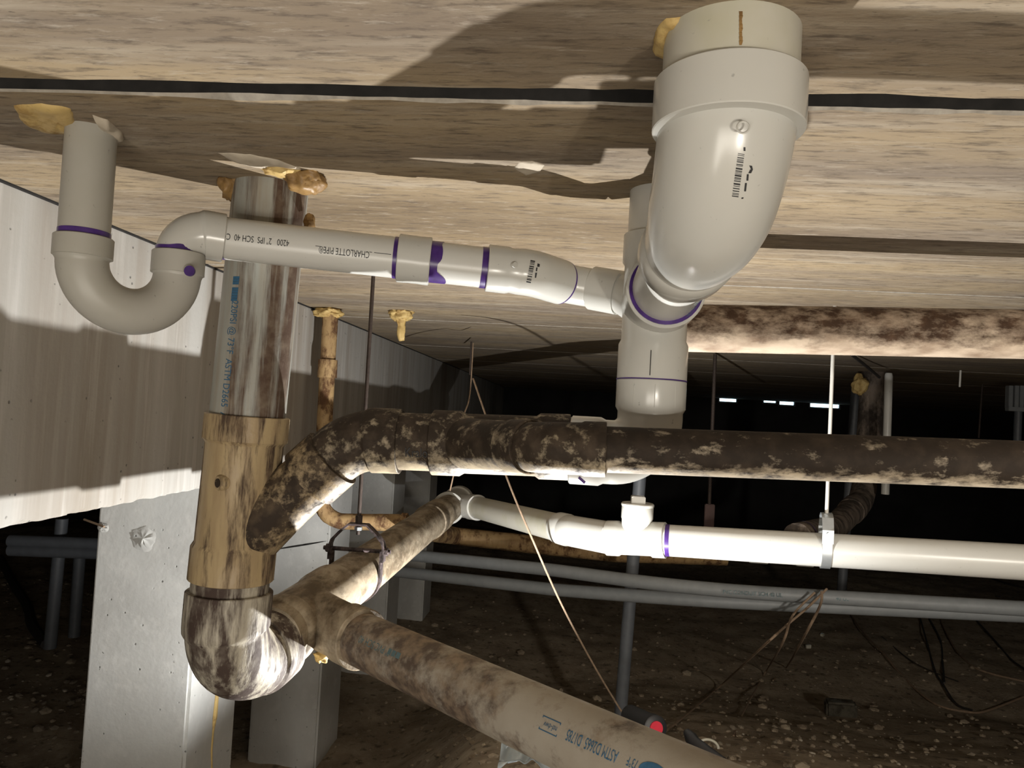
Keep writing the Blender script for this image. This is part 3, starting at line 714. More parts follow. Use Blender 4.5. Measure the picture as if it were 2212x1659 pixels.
gw_ = tube('wye_fitting', [ws0, ws1], [(0, 0.0495), (0.001, 0.0505), (0.043, 0.0505), (0.050, 0.0462), (L-0.052, 0.0462), (L-0.046, 0.0505), (L-0.001, 0.0505), (L, 0.0495)], MAT['dark'], G, 52, label='dark crusted wye, cream plastic showing along its underside')
RYY = 0.975
q0 = P(1178, 967, Y=RYY+0.004); q1 = P(1310, 971, Y=RYY); qv = onG(1000); qv = Vector((q0.x-0.145, GY, onG(1010).z))
path = [qv, qv.lerp(q0, 0.86)]; L = arclen(path)[-1]
tube('branch_arm', path, [(0, 0.040), (L-0.045, 0.0345), (L-0.040, 0.0372), (L-0.001, 0.0372), (L, 0.036)], MAT['dark'], gw_, 44)
path = fillet([qv.lerp(q0, 0.70), q0, q1], 0.055, 16); L = arclen(path)[-1]
hh_ = (q1-P(1262, 970, Y=RYY)).length
tube('elbow', path, [(0, r2), (0.02, 0.0335), (L-hh_-0.004, 0.0345), (L-hh_, 0.0362), (L-0.001, 0.0362), (L, 0.0352)], MAT['dark'], G, 44)
q2 = P(2212, 1004, Y=0.985); qd = (q2-q1).normalized()
tube('long_pipe', [q1-qd*0.02, q2+qd*0.5], r2, MAT['dark_pipe'], G, 48, label='long dark brown two-inch pipe')
tube('coupling_seal', [ws1-gd*0.002, ws1+gd*0.006], 0.046, MAT['rubber'], G, 40)

# ================================================================ 5. brown main running back from the elbow
Mn = thing('main_drain', 'dusty brown main pipe running away from the camera beside the columns', 'drain pipe', V(MX, 1.3, MZ))
def mz(y): return MZ-0.012*(y-1.2)/2
L = 0.345
wy2 = tube('wye_fitting', [V(MX, 1.225, MZ), V(MX, 1.56, mz(1.56))], [(0, r4), (0.035, r4), (0.040, 0.0620), (0.045, 0.0635), (0.07, 0.0635), (0.076, 0.0600), (0.26, 0.0600), (0.27, h4), (-0.001, h4)], MAT['main'], Mn, 56, label='brown wye fitting with rust at its joint')
bdir = Vector((0.759, -0.651, 0.0)); bv = V(MX, 1.400, MZ)
tube('branch_arm', [bv, bv+bdir*0.195], [(0, 0.055), (0.08, 0.0500), (0.145, 0.0480), (0.150, 0.0525), (-0.002, 0.0525), (-0.0001, 0.0505)], MAT['main'], wy2, 52)
blob('rust_crust', bv+bdir*0.085+Vector((-0.004, -0.018, -0.052)), (0.012, 0.016, 0.012), MAT['foam'], wy2, 0.5, 2, 5, 3, label='orange rust crust')
tube('main_pipe', [V(MX, 1.54, mz(1.54)), V(MX+0.002, 3.12, mz(3.12))], r4, MAT['main'], Mn, 52)
cp = tube('coupling', [V(MX, 2.66, mz(2.66)), V(MX, 2.86, mz(2.86))], hubprof(0.2, 0.0615, h4, 0.07, 0.07), MAT['main'], Mn, 48)

# lower branch pipe toward the camera
Bp = thing('lower_branch_pipe', 'mud-smeared three-inch pipe with blue lettering running to the bottom right', 'drain pipe', bv+bdir*0.19)
b0 = bv+bdir*0.17; b1 = bv+bdir*0.46; b2 = bv+bdir*1.15
mx = NT('mud_fading_to_grey_pipe', 0.6)
# mud heavy near the joint, cleaner toward the camera end
gg = mx.n.new('ShaderNodeNewGeometry'); sx = mx.n.new('ShaderNodeSeparateXYZ'); mx.L(gg.outputs['Position'], sx.inputs[0])
mr = mx.n.new('ShaderNodeMapRange'); mr.inputs[1].default_value = -0.20; mr.inputs[2].default_value = 0.02; mr.inputs[3].default_value = 0.10; mr.inputs[4].default_value = -0.13
mx.L(sx.outputs['X'], mr.inputs[0])
nn = mx.math('ADD', mx.noise(16, 9, (1, 1, 1), 0.7), mr.outputs[0]); nn = mx.math('ADD', nn, mx.math('MULTIPLY_ADD', mx.noise(7, 3), 0.35, -0.175))
ff = mx.ramp(nn, [(0.44, 0.0), (0.60, 1.0)])
cl = mx.mix(mx.ramp(mx.noise(12, 5), [(0.35, 0.0), (0.7, 0.6)]), (0.36, 0.325, 0.27), (0.27, 0.225, 0.17))
cc = mx.mix(ff, cl, mx.mix(mx.ramp(mx.noise(40, 6), [(0.42, 0.0), (0.62, 1.0)]), (0.085, 0.060, 0.045), (0.24, 0.18, 0.125)))
mx.bump(mx.noise(110, 6), 0.4, 0.0016); MAT['mud'] = mx.base(cc)
lp = tube('pipe', [b0, b2], r3, MAT['mud'], Bp, 56)
nt = Vector((-0.45, -0.62, 0.55))
def onB(px):
    lo, hi = 0.0, 1.1
    for _ in range(30):
        m = (lo+hi)/2; p = bv+bdir*m-Vector((0, 0, H)); x = CX+F*p.dot(rt)/p.dot(fw)
        if x < px: lo = m
        else: hi = m
    return bv+bdir*lo
wrap_text('lettering', 'ASTM D2665  D1785', onB(1376), -bdir, nt, r3, 0.0185, MAT['ink_blue'], lp, 0.0, 1.0, 0.47)
wrap_text('lettering', 'nsf-dwv', onB(1246), -bdir, nt, r3, 0.0100, MAT['ink_blue'], lp, 0.003, 1.0, 0.7)
bm = bmesh.new(); a_ = -bdir; n_ = (nt-a_*nt.dot(a_)).normalized(); y_ = n_.cross(a_)
def cylq(bm, c, x0, x1, y0_, y1_):
    vs = [bm.verts.new(c+a_*x+(n_*math.cos(yy/r3)+y_*math.sin(yy/r3))*(r3+0.0004)) for x, yy in ((x0, y0_), (x1, y0_), (x1, y1_), (x0, y1_))]; bm.faces.new(vs)
cfr = onB(1249); w_ = 0.030
for q_ in ((0, w_, -0.003, -0.0018), (0, w_, 0.0128, 0.014), (0, 0.0012, -0.003, 0.014), (w_-0.0012, w_, -0.003, 0.014)): cylq(bm, cfr, *q_)
finish(bm, 'ink_frame', MAT['ink_blue'], lp, smooth=False)
wrap_text('lettering', '73\u00b0F', onB(1418), -bdir, nt, r3, 0.014, MAT['ink_blue'], lp, 0.0, 1.0, 0.55)
bm = bmesh.new(); ce = onB(1452); qs = []
for k in range(20):
    th = 2*PI*k/20; xx = 0.019*math.cos(th); yy = 0.006+0.011*math.sin(th)
    qs.append(bm.verts.new(ce+a_*xx+(n_*math.cos(yy/r3)+y_*math.sin(yy/r3))*(r3+0.0005)))
bm.faces.new(qs); finish(bm, 'ink_emblem', MAT['ink_blue'], lp, smooth=False)
bm = bmesh.new()
for (x0, x1) in ((0.0, 0.010), (0.012, 0.021), (0.023, 0.031)):
    cylq(bm, onB(905), x0, x1, 0.0, 0.009)
finish(bm, 'ink_blocks', MAT['ink_grey'], lp, smooth=False)
wrap_text('lettering', '3" PVC SCH 40', onB(885), -bdir, nt, r3, 0.017, MAT['ink_grey'], lp, 0.0, 1.0, 0.8)

# ================================================================ 6. rusty upper pipe
U = thing('rusty_ceiling_pipe', 'brown stained three-inch pipe running close under the ceiling on the right', 'drain pipe', V(0.2, 1.40, 0.168))
u0_ = P(1500, 709, Y=1.40); u1_ = P(2200, 722, Y=1.40); ud = (u1_-u0_).normalized(); us = u0_-ud*0.118
tube('pipe', [us, u1_+ud*0.7], r3, MAT['rusty'], U, 52)
tube('end_hub', [us-ud*0.012, us+ud*0.03], [(0, 0.0455), (0.001, 0.0505), (0.04, 0.0505), (-0.0001, 0.0495)], MAT['fitting'], U, 48, label='white hub at the pipe end')
ring('primer_band', us-ud*0.010, ud, 0.0508, 0.004, MAT['rusty'], U)

# ================================================================ 7. white line with cleanout tee
Wl = thing('white_cleanout_line', 'bright white horizontal drain line with square-capped cleanout tee, right half', 'drain pipe', P(1376, 1165, Y=2.15))
wt = V(MX+0.002, 3.20, mz(3.2))
w0 = P(1030, 1096, Y=3.05); w1 = P(1222, 1144, Y=2.36); w2 = P(1312, 1162, Y=2.22); w3 = P(1440, 1168, Y=2.16); w4 = P(2212, 1215, Y=1.97); wd = (w4-w3).normalized()
tf = tube('far_tee', [V(MX, 3.08, mz(3.1)), V(MX+0.003, 3.38, mz(3.35))], hubprof(0.30, 0.0615, 0.0680, 0.05, 0.05), MAT['fitting'], Wl, 44)
dirw = (w1-w0).normalized()
tube('branch_hub', [V(MX, 3.21, mz(3.2)), w0+dirw*0.012], [(0, 0.05), (0.03, 0.050), (-0.06, 0.0490), (-0.056, 0.0525), (-0.0001, 0.0525)], MAT['fitting'], tf, 44)
tube('pipe', [w0-dirw*0.02, w1+dirw*0.02], r3, MAT['white_old'], Wl, 48, label='yellowed white pipe section')
ring('primer_band', w0+dirw*0.016, dirw, r3+0.0007, 0.006, MAT['purple'], Wl); ring('primer_band', w1-dirw*0.045, dirw, r3+0.0007, 0.005, MAT['purple'], Wl)
path = fillet([w1-dirw*0.04, w1+dirw*0.035, w2+(w3-w2).normalized()*0.01], 0.12, 12)
tube('elbow', path, hubprof(arclen(path)[-1], 0.0478, 0.0505, 0.05, 0.0), MAT['fitting'], Wl, 44)
w2b = P(1438, 1167, Y=2.16)
ct = tube('cleanout_tee', [w2, w2b], hubprof((w2b-w2).length, 0.0468, 0.0510, 0.036, 0.036), MAT['fitting'], Wl, 48)
tc_ = P(1374, 1164, Y=2.19)
tube('tee_neck', [tc_, tc_+Vector((0, 0, 0.095))], [(0, 0.044), (0.055, 0.044), (0.060, 0.046), (-0.002, 0.046), (-0.0001, 0.045)], MAT['fitting'], ct, 44)
cap_ = tube('cap', [tc_+Vector((0, 0, 0.093)), tc_+Vector((0, 0, 0.104))], [(0, 0.044), (0.002, 0.0475), (0.008, 0.0475), (-0.0001, 0.045)], MAT['fitting'], ct, 40)
bm = bmesh.new(); box(bm, tc_+Vector((-0.020, -0.020, 0.100)), tc_+Vector((0.020, 0.020, 0.124)), 0.002); finish(bm, 'square_nut', MAT['fitting'], ct)
ring('primer_band', w2b+wd*0.006, wd, r3+0.0007, 0.012, MAT['purple'], Wl)
tube('long_pipe', [w2b-wd*0.02, w4+wd*0.8], r3, MAT['white'], Wl, 52)

# second white line behind
X2 = thing('rear_white_line', 'second white pipe just behind and below the bright cleanout line', 'drain pipe', P(1750, 1190, Y=2.55))
x0_ = P(1625, 1182, Y=2.55); x1_ = P(2212, 1222, Y=2.50); xd = (x1_-x0_).normalized()
tube('pipe', [x0_, x1_+xd*0.7], r3, MAT['white'], X2, 44)
tt = tube('tee', [P(1620, 1181, Y=2.55), P(1755, 1190, Y=2.55)], hubprof((P(1755, 1190, Y=2.55)-P(1620, 1181, Y=2.55)).length, 0.0465, 0.0530, 0.055, 0.05), MAT['fitting'], X2, 44)

# ================================================================ 8. dusty far riser that drops behind the white line
R = thing('dusty_far_riser', 'dusty dark riser with foam at its top, bending down behind the white line', 'drain pipe', P(1885, 815, Y=4.3))
path = fillet([P(1888, 800, Y=4.35), P(1868, 1075, Y=4.25), P(1800, 1142, Y=3.3), P(1722, 1160, Y=2.60)], [0.30, 0.3], 10); L = arclen(path)[-1]
tube('pipe', path, [(0, 0.068), (0.8, 0.062), (1.05, 0.060), (1.051, 0.066), (1.2, 0.064), (1.201, 0.058), (L, 0.047)], MAT['farpipe'], R, 40, jit=0.02)
ring('primer_band', path[-1]*0.90+path[-8]*0.10, path[-1]-path[-8], 0.052, 0.012, MAT['purple'], R)
o = blob('foam_lump', P(1858, 832, Y=4.30), (0.045, 0.04, 0.055), MAT['foam'], None, 0.4, 1.8, 9, 4, base=P(1858, 832, Y=4.30)); tag(o, 'small orange foam lump beside the top of the dusty far riser', 'foam')
o = tube('hanging_white_pipe', [P(1920, 806, Y=4.0), P(1912, 1068, Y=4.0)], [(0, 0.016), (0.015, 0.020), (-0.002, 0.020), (-0.0001, 0.018)], MAT['white'], None, 24, base=P(1920, 806, Y=4.0)); tag(o, 'thin white pipe hanging from the ceiling right of the dusty far riser', 'pipe')

# ================================================================ 9. flaking orange pipe by the beam
O = thing('flaking_wall_pipe', 'flaking rust-brown pipe coming down beside the left beam and turning right at the bottom', 'pipe', P(710, 668, Y=2.60))
ox = P(712, 700, Y=2.60).x
path = fillet([Vector((ox, 2.60, ZC+0.05)), P(690, 1125, Y=2.60), P(880, 1130, Y=2.60)], 0.085, 12); L = arclen(path)[-1]
tube('vertical_pipe', path, [(0, 0.030), (0.21, 0.027), (0.235, 0.027), (0.236, 0.034), (0.30, 0.034), (0.301, 0.027), (L-0.14, 0.028), (L-0.10, 0.030), (L-0.02, 0.030), (L-0.019, 0.035), (L, 0.034)], MAT['orange'], O, 28, jit=0.09)
tube('bottom_pipe', [P(868, 1128, Y=2.61), P(915, 1146, Y=3.1), P(985, 1158, Y=3.55), P(1130, 1174, Y=3.55), P(1330, 1194, Y=3.5), P(1570, 1200, Y=3.5)], [(0, 0.030), (0.5, 0.040), (-0.001, 0.044)], MAT['orange'], O, 28, jit=0.07)
o = blob('foam_collar', P(710, 676, Y=2.60), (0.052, 0.045, 0.022), MAT['foam'], None, 0.35, 2.2, 2, 4, flat_top=ZC, base=P(710, 676, Y=2.60)); tag(o, 'orange foam collar where the flaking pipe meets the ceiling', 'foam')
# foam icicle
f0 = P(866, 676, Y=2.585)
Fi = thing('foam_drip', 'orange foam drip hanging from the ceiling right of the dark rod', 'foam', f0)
blob('foam_cap', f0+Vector((0, 0, 0.0)), (0.044, 0.038, 0.030), MAT['foam'], Fi, 0.35, 2.0, 4, 4, flat_top=ZC)
bm = bmesh.new(); sweep(bm, [f0+Vector((0.0, 0, -0.01)), f0+Vector((0.004, 0, -0.05)), f0+Vector((0.006, 0, -0.08)), f0+Vector((0.010, 0, -0.100))], [(0, 0.024), (0.035, 0.013), (0.06, 0.016), (0.08, 0.013), (-0.001, 0.010)], 20, jit=0.5)
finish(bm, 'foam_tail', MAT['foam'], Fi, 80)

# foam at the penetrations
def flatfoam(name, pts, label, mat, th=0.006, z=ZC):
    q = [P(a, b, z=CEIL) for a, b in pts]; c = sum(q, Vector())/len(q); bm = bmesh.new()
    # closed irregular slab of foam pressed against the ceiling
    dense = []
    for i in range(len(q)):
        for k in range(6):
            p = q[i].lerp(q[(i+1) % len(q)], k/6); dense.append(c+(p-c)*(1+0.10*noise.noise(p*60)))
    top = [bm.verts.new((p.x, p.y, z+0.002)) for p in dense]; prev = top
    for (s, d) in ((1.0, 0.0), (0.93, th*0.7), (0.7, th*1.2), (0.4, th*1.1)):
        rr = []
        for p in dense:
            g = c+(p-c)*s; rr.append(bm.verts.new((g.x, g.y, z-d*(1+0.9*noise.noise(g*70)))))
        n = len(dense)
        for k in range(n): bm.faces.new((prev[k], prev[(k+1) % n], rr[(k+1) % n], rr[k]))
        prev = rr
    bm.faces.new(prev)
    o = finish(bm, name, mat, None, 80, base=Vector((c.x, c.y, z))); tag(o, label, 'foam'); return o
flatfoam('foam_patch', [(30, 228), (90, 222), (152, 235), (160, 262), (150, 290), (90, 282), (48, 265)], 'yellow foam patch left of the trap riser', MAT['foam'], 0.004)
flatfoam('foam_patch', [(200, 248), (232, 258), (262, 284), (268, 300), (240, 305), (215, 275)], 'pale foam rim right of the trap riser', MAT['cement'], 0.006)
flatfoam('cement_skim', [(466, 329), (540, 333), (600, 345), (655, 366), (600, 372), (520, 352)], 'cream cement skim above the grey stack', MAT['cement'], 0.003)
flatfoam('ceiling_plug', [(1108, 362), (1122, 350), (1150, 348), (1176, 357), (1168, 370), (1136, 378)], 'oval pale plug in the bare ceiling between stack and closet bend', MAT['cement'], 0.002)
o = blob('foam_lump', P(508, 392, Y=1.115)+Vector((0, 0, 0.0)), (0.022, 0.03, 0.036), MAT['foam_brown'], None, 0.3, 1.8, 12, 4, flat_top=ZC, base=P(508, 392, Y=1.115)); tag(o, 'brown foam lump on the left of the grey stack top', 'foam')
o = blob('foam_lump', P(660, 388, Y=1.06), (0.030, 0.030, 0.020), MAT['foam_brown'], None, 0.26, 1.9, 21, 4, flat_top=ZC, base=P(660, 388, Y=1.06)); tag(o, 'knobbly brown foam lump on the right of the grey stack top', 'foam')
o = blob('foam_lump', P(605, 368, Y=1.035), (0.028, 0.016, 0.008), MAT['foam'], None, 0.28, 2.0, 31, 4, flat_top=ZC, base=P(605, 368, Y=1.035)); tag(o, 'thin yellow foam bead on the front of the grey stack top', 'foam')
o = blob('foam_lump', P(668, 482, Y=1.12), (0.008, 0.012, 0.014), MAT['foam_brown'], None, 0.4, 2, 41, 3, base=P(668, 482, Y=1.12)); tag(o, 'tiny foam nub stuck to the right side of the grey stack', 'foam')
flatfoam('foam_bead', [(1412, 70), (1440, 40), (1560, 22), (1660, 22), (1600, 60), (1470, 90), (1445, 128), (1412, 112)], 'yellow foam bead around the closet bend pipe', MAT['foam'], 0.006)

# ================================================================ 10. hangers
HY = 1.735
hg = thing('clevis_hanger', 'black clevis hanger around the brown main with its long threaded rod', 'pipe hanger', V(MX, HY, mz(HY)))
hc = V(MX, HY, mz(HY))
def strap(bm, pts, hw, th, ydir=Vector((0, 1, 0))):
    pts = [Vector(p) for p in pts]; rows = []
    for i, p in enumerate(pts):
        a = pts[max(0, i-1)]; b = pts[min(len(pts)-1, i+1)]; t = (b-a).normalized(); n = t.cross(ydir).normalized()
        rows.append([bm.verts.new(p+ydir*sy*hw+n*sn*th) for sy, sn in ((-1, -1), (1, -1), (1, 1), (-1, 1))])
    for A, B in zip(rows, rows[1:]):
        for k in range(4): bm.faces.new((A[k], A[(k+1) % 4], B[(k+1) % 4], B[k]))
    bm.faces.new(rows[0]); bm.faces.new(rows[-1][::-1]); return bm
rr_ = r4+0.0025
bm = bmesh.new(); pts = [hc+Vector((-rr_, 0, 0.066))]
for k in range(25):
    th = PI+PI*k/24; pts.append(hc+Vector((rr_*math.cos(th), 0, rr_*math.sin(th))))
pts.append(hc+Vector((rr_, 0, 0.066))); strap(bm, pts, 0.013, 0.002); finish(bm, 'lower_strap', MAT['blacksteel'], hg, 30)
bm = bmesh.new(); ro = rr_+0.005
pts = [hc+Vector(v) for v in ((-ro, 0, 0.040), (-ro, 0, 0.073), (-ro+0.004, 0, 0.086), (-ro+0.022, 0, 0.106), (-0.022, 0, 0.124), (0.022, 0, 0.124), (ro-0.022, 0, 0.106), (ro-0.004, 0, 0.086), (ro, 0, 0.073), (ro, 0, 0.040))]
strap(bm, pts, 0.013, 0.0022); finish(bm, 'yoke', MAT['blacksteel'], hg, 30)
tube('cross_bolt', [hc+Vector((-ro-0.016, 0, 0.064)), hc+Vector((ro+0.016, 0, 0.064))], 0.005, MAT['blacksteel'], hg, 14)
for sgn in (-1, 1): tube('nut', [hc+Vector((sgn*(ro+0.002), 0, 0.064)), hc+Vector((sgn*(ro+0.010), 0, 0.064))], 0.0100, MAT['blacksteel'], hg, 6)
rod = tube('threaded_rod', [hc+Vector((0.0, 0, 0.100)), Vector((hc.x-0.002, HY, ZC+0.02))], 0.0048, MAT['rod'], hg, 12)
tube('nut', [hc+Vector((0, 0, 0.118)), hc+Vector((0, 0, 0.110))], 0.0095, MAT['zinc'], hg, 6, label='shiny lower nut')
tube('nut', [hc+Vector((0, 0, 0.127)), hc+Vector((0, 0, 0.145))], 0.0085, MAT['rod'], hg, 6)

hy2 = P(1781, 1190, Y=2.075); 
h2t = thing('strap_hanger', 'shiny galvanised clevis hanger with thin white rod holding the cleanout line', 'pipe hanger', hy2)
px_ = (hy2.x-w3.x)/(w4.x-w3.x); hcw = w3.lerp(w4, px_)
rw = r3+0.002; bm = bmesh.new(); pts = [hcw+Vector((-0.0, -rw*0+0, 0))]
pts = []
Yd = wd
side = wd.cross(Vector((0, 0, 1))).normalized()
for k in range(25):
    th = PI+PI*k/24; pts.append(hcw+side*(rw*math.cos(th))+Vector((0, 0, rw*math.sin(th))))
pts = [hcw+side*(-rw)+Vector((0, 0, 0.045))]+pts+[hcw+side*rw+Vector((0, 0, 0.045))]
strap(bm, pts, 0.012, 0.0015, wd); finish(bm, 'lower_strap', MAT['zinc'], h2t, 30)
bm = bmesh.new(); ro = rw+0.004
pts = [hcw+side*a+Vector((0, 0, b)) for a, b in ((-ro, 0.025), (-ro, 0.060), (-ro+0.018, 0.090), (-0.014, 0.098), (0.014, 0.098), (ro-0.018, 0.090), (ro, 0.060), (ro, 0.025))]
strap(bm, pts, 0.014, 0.002, wd); finish(bm, 'yoke', MAT['zinc'], h2t, 30)
tube('cross_bolt', [hcw-side*(ro+0.012)+Vector((0, 0, 0.052)), hcw+side*(ro+0.012)+Vector((0, 0, 0.052))], 0.004, MAT['zinc'], h2t, 10)
tube('rod', [hcw+Vector((0, 0, 0.085)), Vector((hcw.x, hcw.y, ZC+0.01))], 0.0050, MAT['white'], h2t, 12, label='thin white rod')

def rodthing(name, a, b, Y, r, mat, label, cat='rod', seg=10):
    o = tube(name, [P(a[0], a[1], Y=Y), P(b[0], b[1], Y=Y)], r, mat, None, seg, base=P(a[0], a[1], Y=Y)); tag(o, label, cat); return o
D = thing('dark_drop_rod', 'dark rod with a flat reddish plate at its foot, behind the crusted pipe', 'pipe hanger', P(1544, 776, Y=3.5))
tube('rod', [P(1545, 765, Y=3.6), P(1532, 1092, Y=3.6)], 0.0085, MAT['rod'], D, 10)
bm = bmesh.new(); a0 = P(1532, 1114, Y=3.6); box(bm, a0-Vector((0.023, 0.01, 0.055)), a0+Vector((0.023, 0.01, 0.055)), 0.003); finish(bm, 'plate', m_flat('reddish_steel', (0.09, 0.05, 0.045), 0.7), D)
rodthing('ceiling_pin', (2075, 800), (2073, 836), 3.9, 0.005, MAT['white'], 'short white pin sticking down from the ceiling, far right')
rodthing('thin_dark_rod', (2122, 830), (2114, 946), 4.6, 0.006, MAT['rod'], 'thin dark rod hanging left of the bracket cluster at the right edge')
rodthing('grey_far_post', (1850, 826), (1815, 1320), 5.0, 0.03, MAT['post'], 'faint grey post left of the dusty far riser', 'post')
Qk = thing('bracket_cluster', 'grey metal bracket cluster under the ceiling at the right edge', 'bracket', P(2195, 860, Y=4.4))
for k, (a, wd_) in enumerate(((2183, 8), (2196, 6), (2207, 7))):
    p0 = P(a, 833, Y=4.4); p1 = P(a-2, 882, Y=4.4); bm = bmesh.new(); box(bm, Vector((p1.x-0.011, 4.39, p1.z)), Vector((p1.x+0.011, 4.43, p0.z)), 0.002); finish(bm, 'bracket_leg', MAT['conduit'], Qk)
bm = bmesh.new(); p1 = P(2195, 884, Y=4.4); box(bm, p1-Vector((0.05, 0.02, 0.012)), p1+Vector((0.05, 0.02, 0.012)), 0.002); finish(bm, 'cross_plate', MAT['conduit'], Qk)
tube('stem', [P(2200, 888, Y=4.42), P(2197, 962, Y=4.42)], 0.02, MAT['post'], Qk, 12)

# ================================================================ 11. grey conduits and posts
def conduit(pts, r, label, mat, letters=None):
    o = thing('grey_conduit', label, 'conduit', pts[len(pts)//2]); p = tube('pipe', fillet(pts, 2.0, 8), r, mat, o, 24)
    if letters:
        for (txt, c, d) in letters: wrap_text('lettering', txt, c, d, (0, -1, 0.1), r, 0.02, MAT['ink_grey'], p, -0.004, 1, 0.9)
    return o
cA = [P(800, 1190, Y=3.5), P(1200, 1232, Y=3.1), P(1500, 1273, Y=2.85), P(2300, 1320, Y=2.70)]
cB = [P(800, 1228, Y=3.55), P(1200, 1274, Y=3.15), P(1500, 1297, Y=2.92), P(2300, 1333, Y=2.82)]
da = (cA[3]-cA[2]).normalized()
conduit(cA, 0.026, 'upper grey conduit crossing low under the white line', MAT['conduit'], [('PVC CONDUIT SCH 40 UL', P(1560, 1278, Y=2.83), da), ('40 UL', P(1802, 1292, Y=2.79), da)])
conduit(cB, 0.026, 'lower grey conduit partly hidden behind the upper one', MAT['conduit'])
Po = thing('grey_post', 'slender dark grey post standing on the dirt behind the lower branch pipe', 'post', P(1340, 1540, Y=3.12))
ptop = P(1385, 1000, Y=3.12)
tube('post', [Vector((ptop.x, 3.12, ZC)), ptop, P(1338, 1570, Y=3.12)], 0.026, MAT['post'], Po, 20)
Lp = thing('grey_pipe_frame', 'grey pipe frame standing on rubble in the dark left of the nearest column', 'pipe', P(120, 1385, Y=3.62))
tube('upright', [P(134, 1120, Y=3.62), P(108, 1400, Y=3.62)], 0.030, MAT['post'], Lp, 16)
for (ya, rr) in ((1170, 0.030), (1190, 0.030)):
    tube('crossbar', [P(22, ya-2, Y=3.55), P(240, ya+6, Y=3.55)], rr, MAT['post'], Lp, 16)
tube('rear_upright', [P(172, 1200, Y=3.9), P(160, 1375, Y=3.9)], 0.03, MAT['post'], Lp, 14)

# ================================================================ 12. roots, cables, litter
def strand(name, pts, r, mat, label, cat, group=None):
    q = [P(*p[:2], Y=p[2]) for p in pts]; sm = []
    for i in range(len(q)-1):
        p0 = q[max(0, i-1)]; p1 = q[i]; p2 = q[i+1]; p3 = q[min(len(q)-1, i+2)]
        for k in range(6):
            t = k/6; sm.append(0.5*((2*p1)+(p2-p0)*t+(2*p0-5*p1+4*p2-p3)*t*t+(3*p1-p0-3*p2+p3)*t**3))
    sm.append(q[-1])
    o = tube(name, sm, r, mat, None, 7, base=q[0]); tag(o, label, cat, group); return o
strand('dry_root', [(1022, 818, 2.4), (1050, 900, 2.3), (1096, 1035, 2.15), (1150, 1165, 2.1), (1215, 1310, 2.25), (1290, 1450, 2.4), (1352, 1552, 2.5)], 0.0030, MAT['wire'], 'long thin straw-coloured root slanting down to the red-ended flashlight', 'root')
strand('dry_root', [(1022, 742, 2.9), (1017, 830, 2.8), (1012, 868, 2.7), (1000, 905, 2.6), (985, 1000, 2.5), (972, 1060, 2.5)], 0.0026, MAT['wire'], 'short thin root hanging behind the crusted run, left of the long one', 'root')
strand('hanging_wire', [(1018, 738, 3.4), (1015, 810, 3.4)], 0.004, MAT['rod'], 'faint dark wire from the far ceiling above the long root', 'wire')
strand('hanging_wire', [(1840, 766, 3.3), (1870, 790, 3.6), (1900, 815, 3.9)], 0.007, MAT['cable'], 'dark wire slanting across the ceiling to the dusty far riser', 'wire')
def ground(a, b):
    lo, hi = 0.8, 9.0
    for _ in range(40):
        m = (lo+hi)/2; p = P(a, b, Y=m)
        if p.z > gz(p.x, p.y): lo = m
        else: hi = m
    return P(a, b, Y=lo)
def gpt(a, b, lift=0.0):
    p = ground(a, b); k = (p.y-(lift+0.014)*2.2); return (a, b, k)
strand('dry_root', [(1786, 1272, 2.74), (1745, 1312, 2.70), (1700, 1350, 2.72), (1650, 1395, 2.6), gpt(1560, 1478, 0.05), gpt(1500, 1530, 0.03), gpt(1425, 1590, 0.02)], 0.0042, MAT['wire'], 'left root of the bundle over the conduits', 'root')
strand('dry_root', [(1760, 1280, 2.73), (1712, 1330, 2.70), (1690, 1390, 2.6), gpt(1655, 1450, 0.03), gpt(1610, 1530, 0.02), gpt(1585, 1590)], 0.0040, MAT['wire'], 'middle root of the bundle, ending by the white arc', 'root')
strand('dry_root', [(1775, 1278, 2.73), (1772, 1306, 2.70), (1740, 1370, 2.6), gpt(1700, 1440, 0.02), gpt(1670, 1470)], 0.0045, MAT['wire'], 'short right strand of the bundle over the conduits', 'root')
strand('dry_root', [gpt(1838, 1328), gpt(1870, 1372, 0.02), gpt(1915, 1418, 0.02), gpt(1935, 1445), gpt(1985, 1495), gpt(2030, 1525), gpt(2090, 1538), gpt(2130, 1536), gpt(2212, 1505)], 0.0060, MAT['wire'], 'curved pale root lying on the dirt, lowest on the right', 'root')
strand('ground_cable', [gpt(1985, 1325), gpt(2003, 1390), gpt(2020, 1450), gpt(2035, 1475), gpt(2065, 1520), gpt(2100, 1534)], 0.0060, MAT['cable'], 'dark cable dropping to meet the pale root on the dirt', 'cable')
strand('ground_cable', [gpt(2000, 1325), gpt(2030, 1380), gpt(2037, 1440), gpt(2040, 1475)], 0.0060, MAT['cable'], 'dark cable just right of the first one, ending where both meet', 'cable')
strand('ground_cable', [gpt(2030, 1335), gpt(2062, 1400), gpt(2100, 1438), gpt(2140, 1455), gpt(2212, 1472)], 0.0062, MAT['wire'], 'cable turning pale towards the right edge of the dirt', 'cable')
strand('ground_cable', [gpt(2100, 1330), gpt(2150, 1385), gpt(2185, 1425), gpt(2230, 1455)], 0.0060, MAT['cable'], 'rightmost dark cable on the dirt', 'cable')
strand('ground_cable', [gpt(1905, 1375), gpt(1965, 1425), gpt(2025, 1455), gpt(2070, 1472)], 0.0035, MAT['cable'], 'dark strand crossing the other cables on the dirt', 'cable')
strand('ground_cable', [gpt(2130, 1245), gpt(2180, 1262), gpt(2240, 1275)], 0.010, MAT['cable'], 'thick black cable at the right edge under the white line', 'cable')
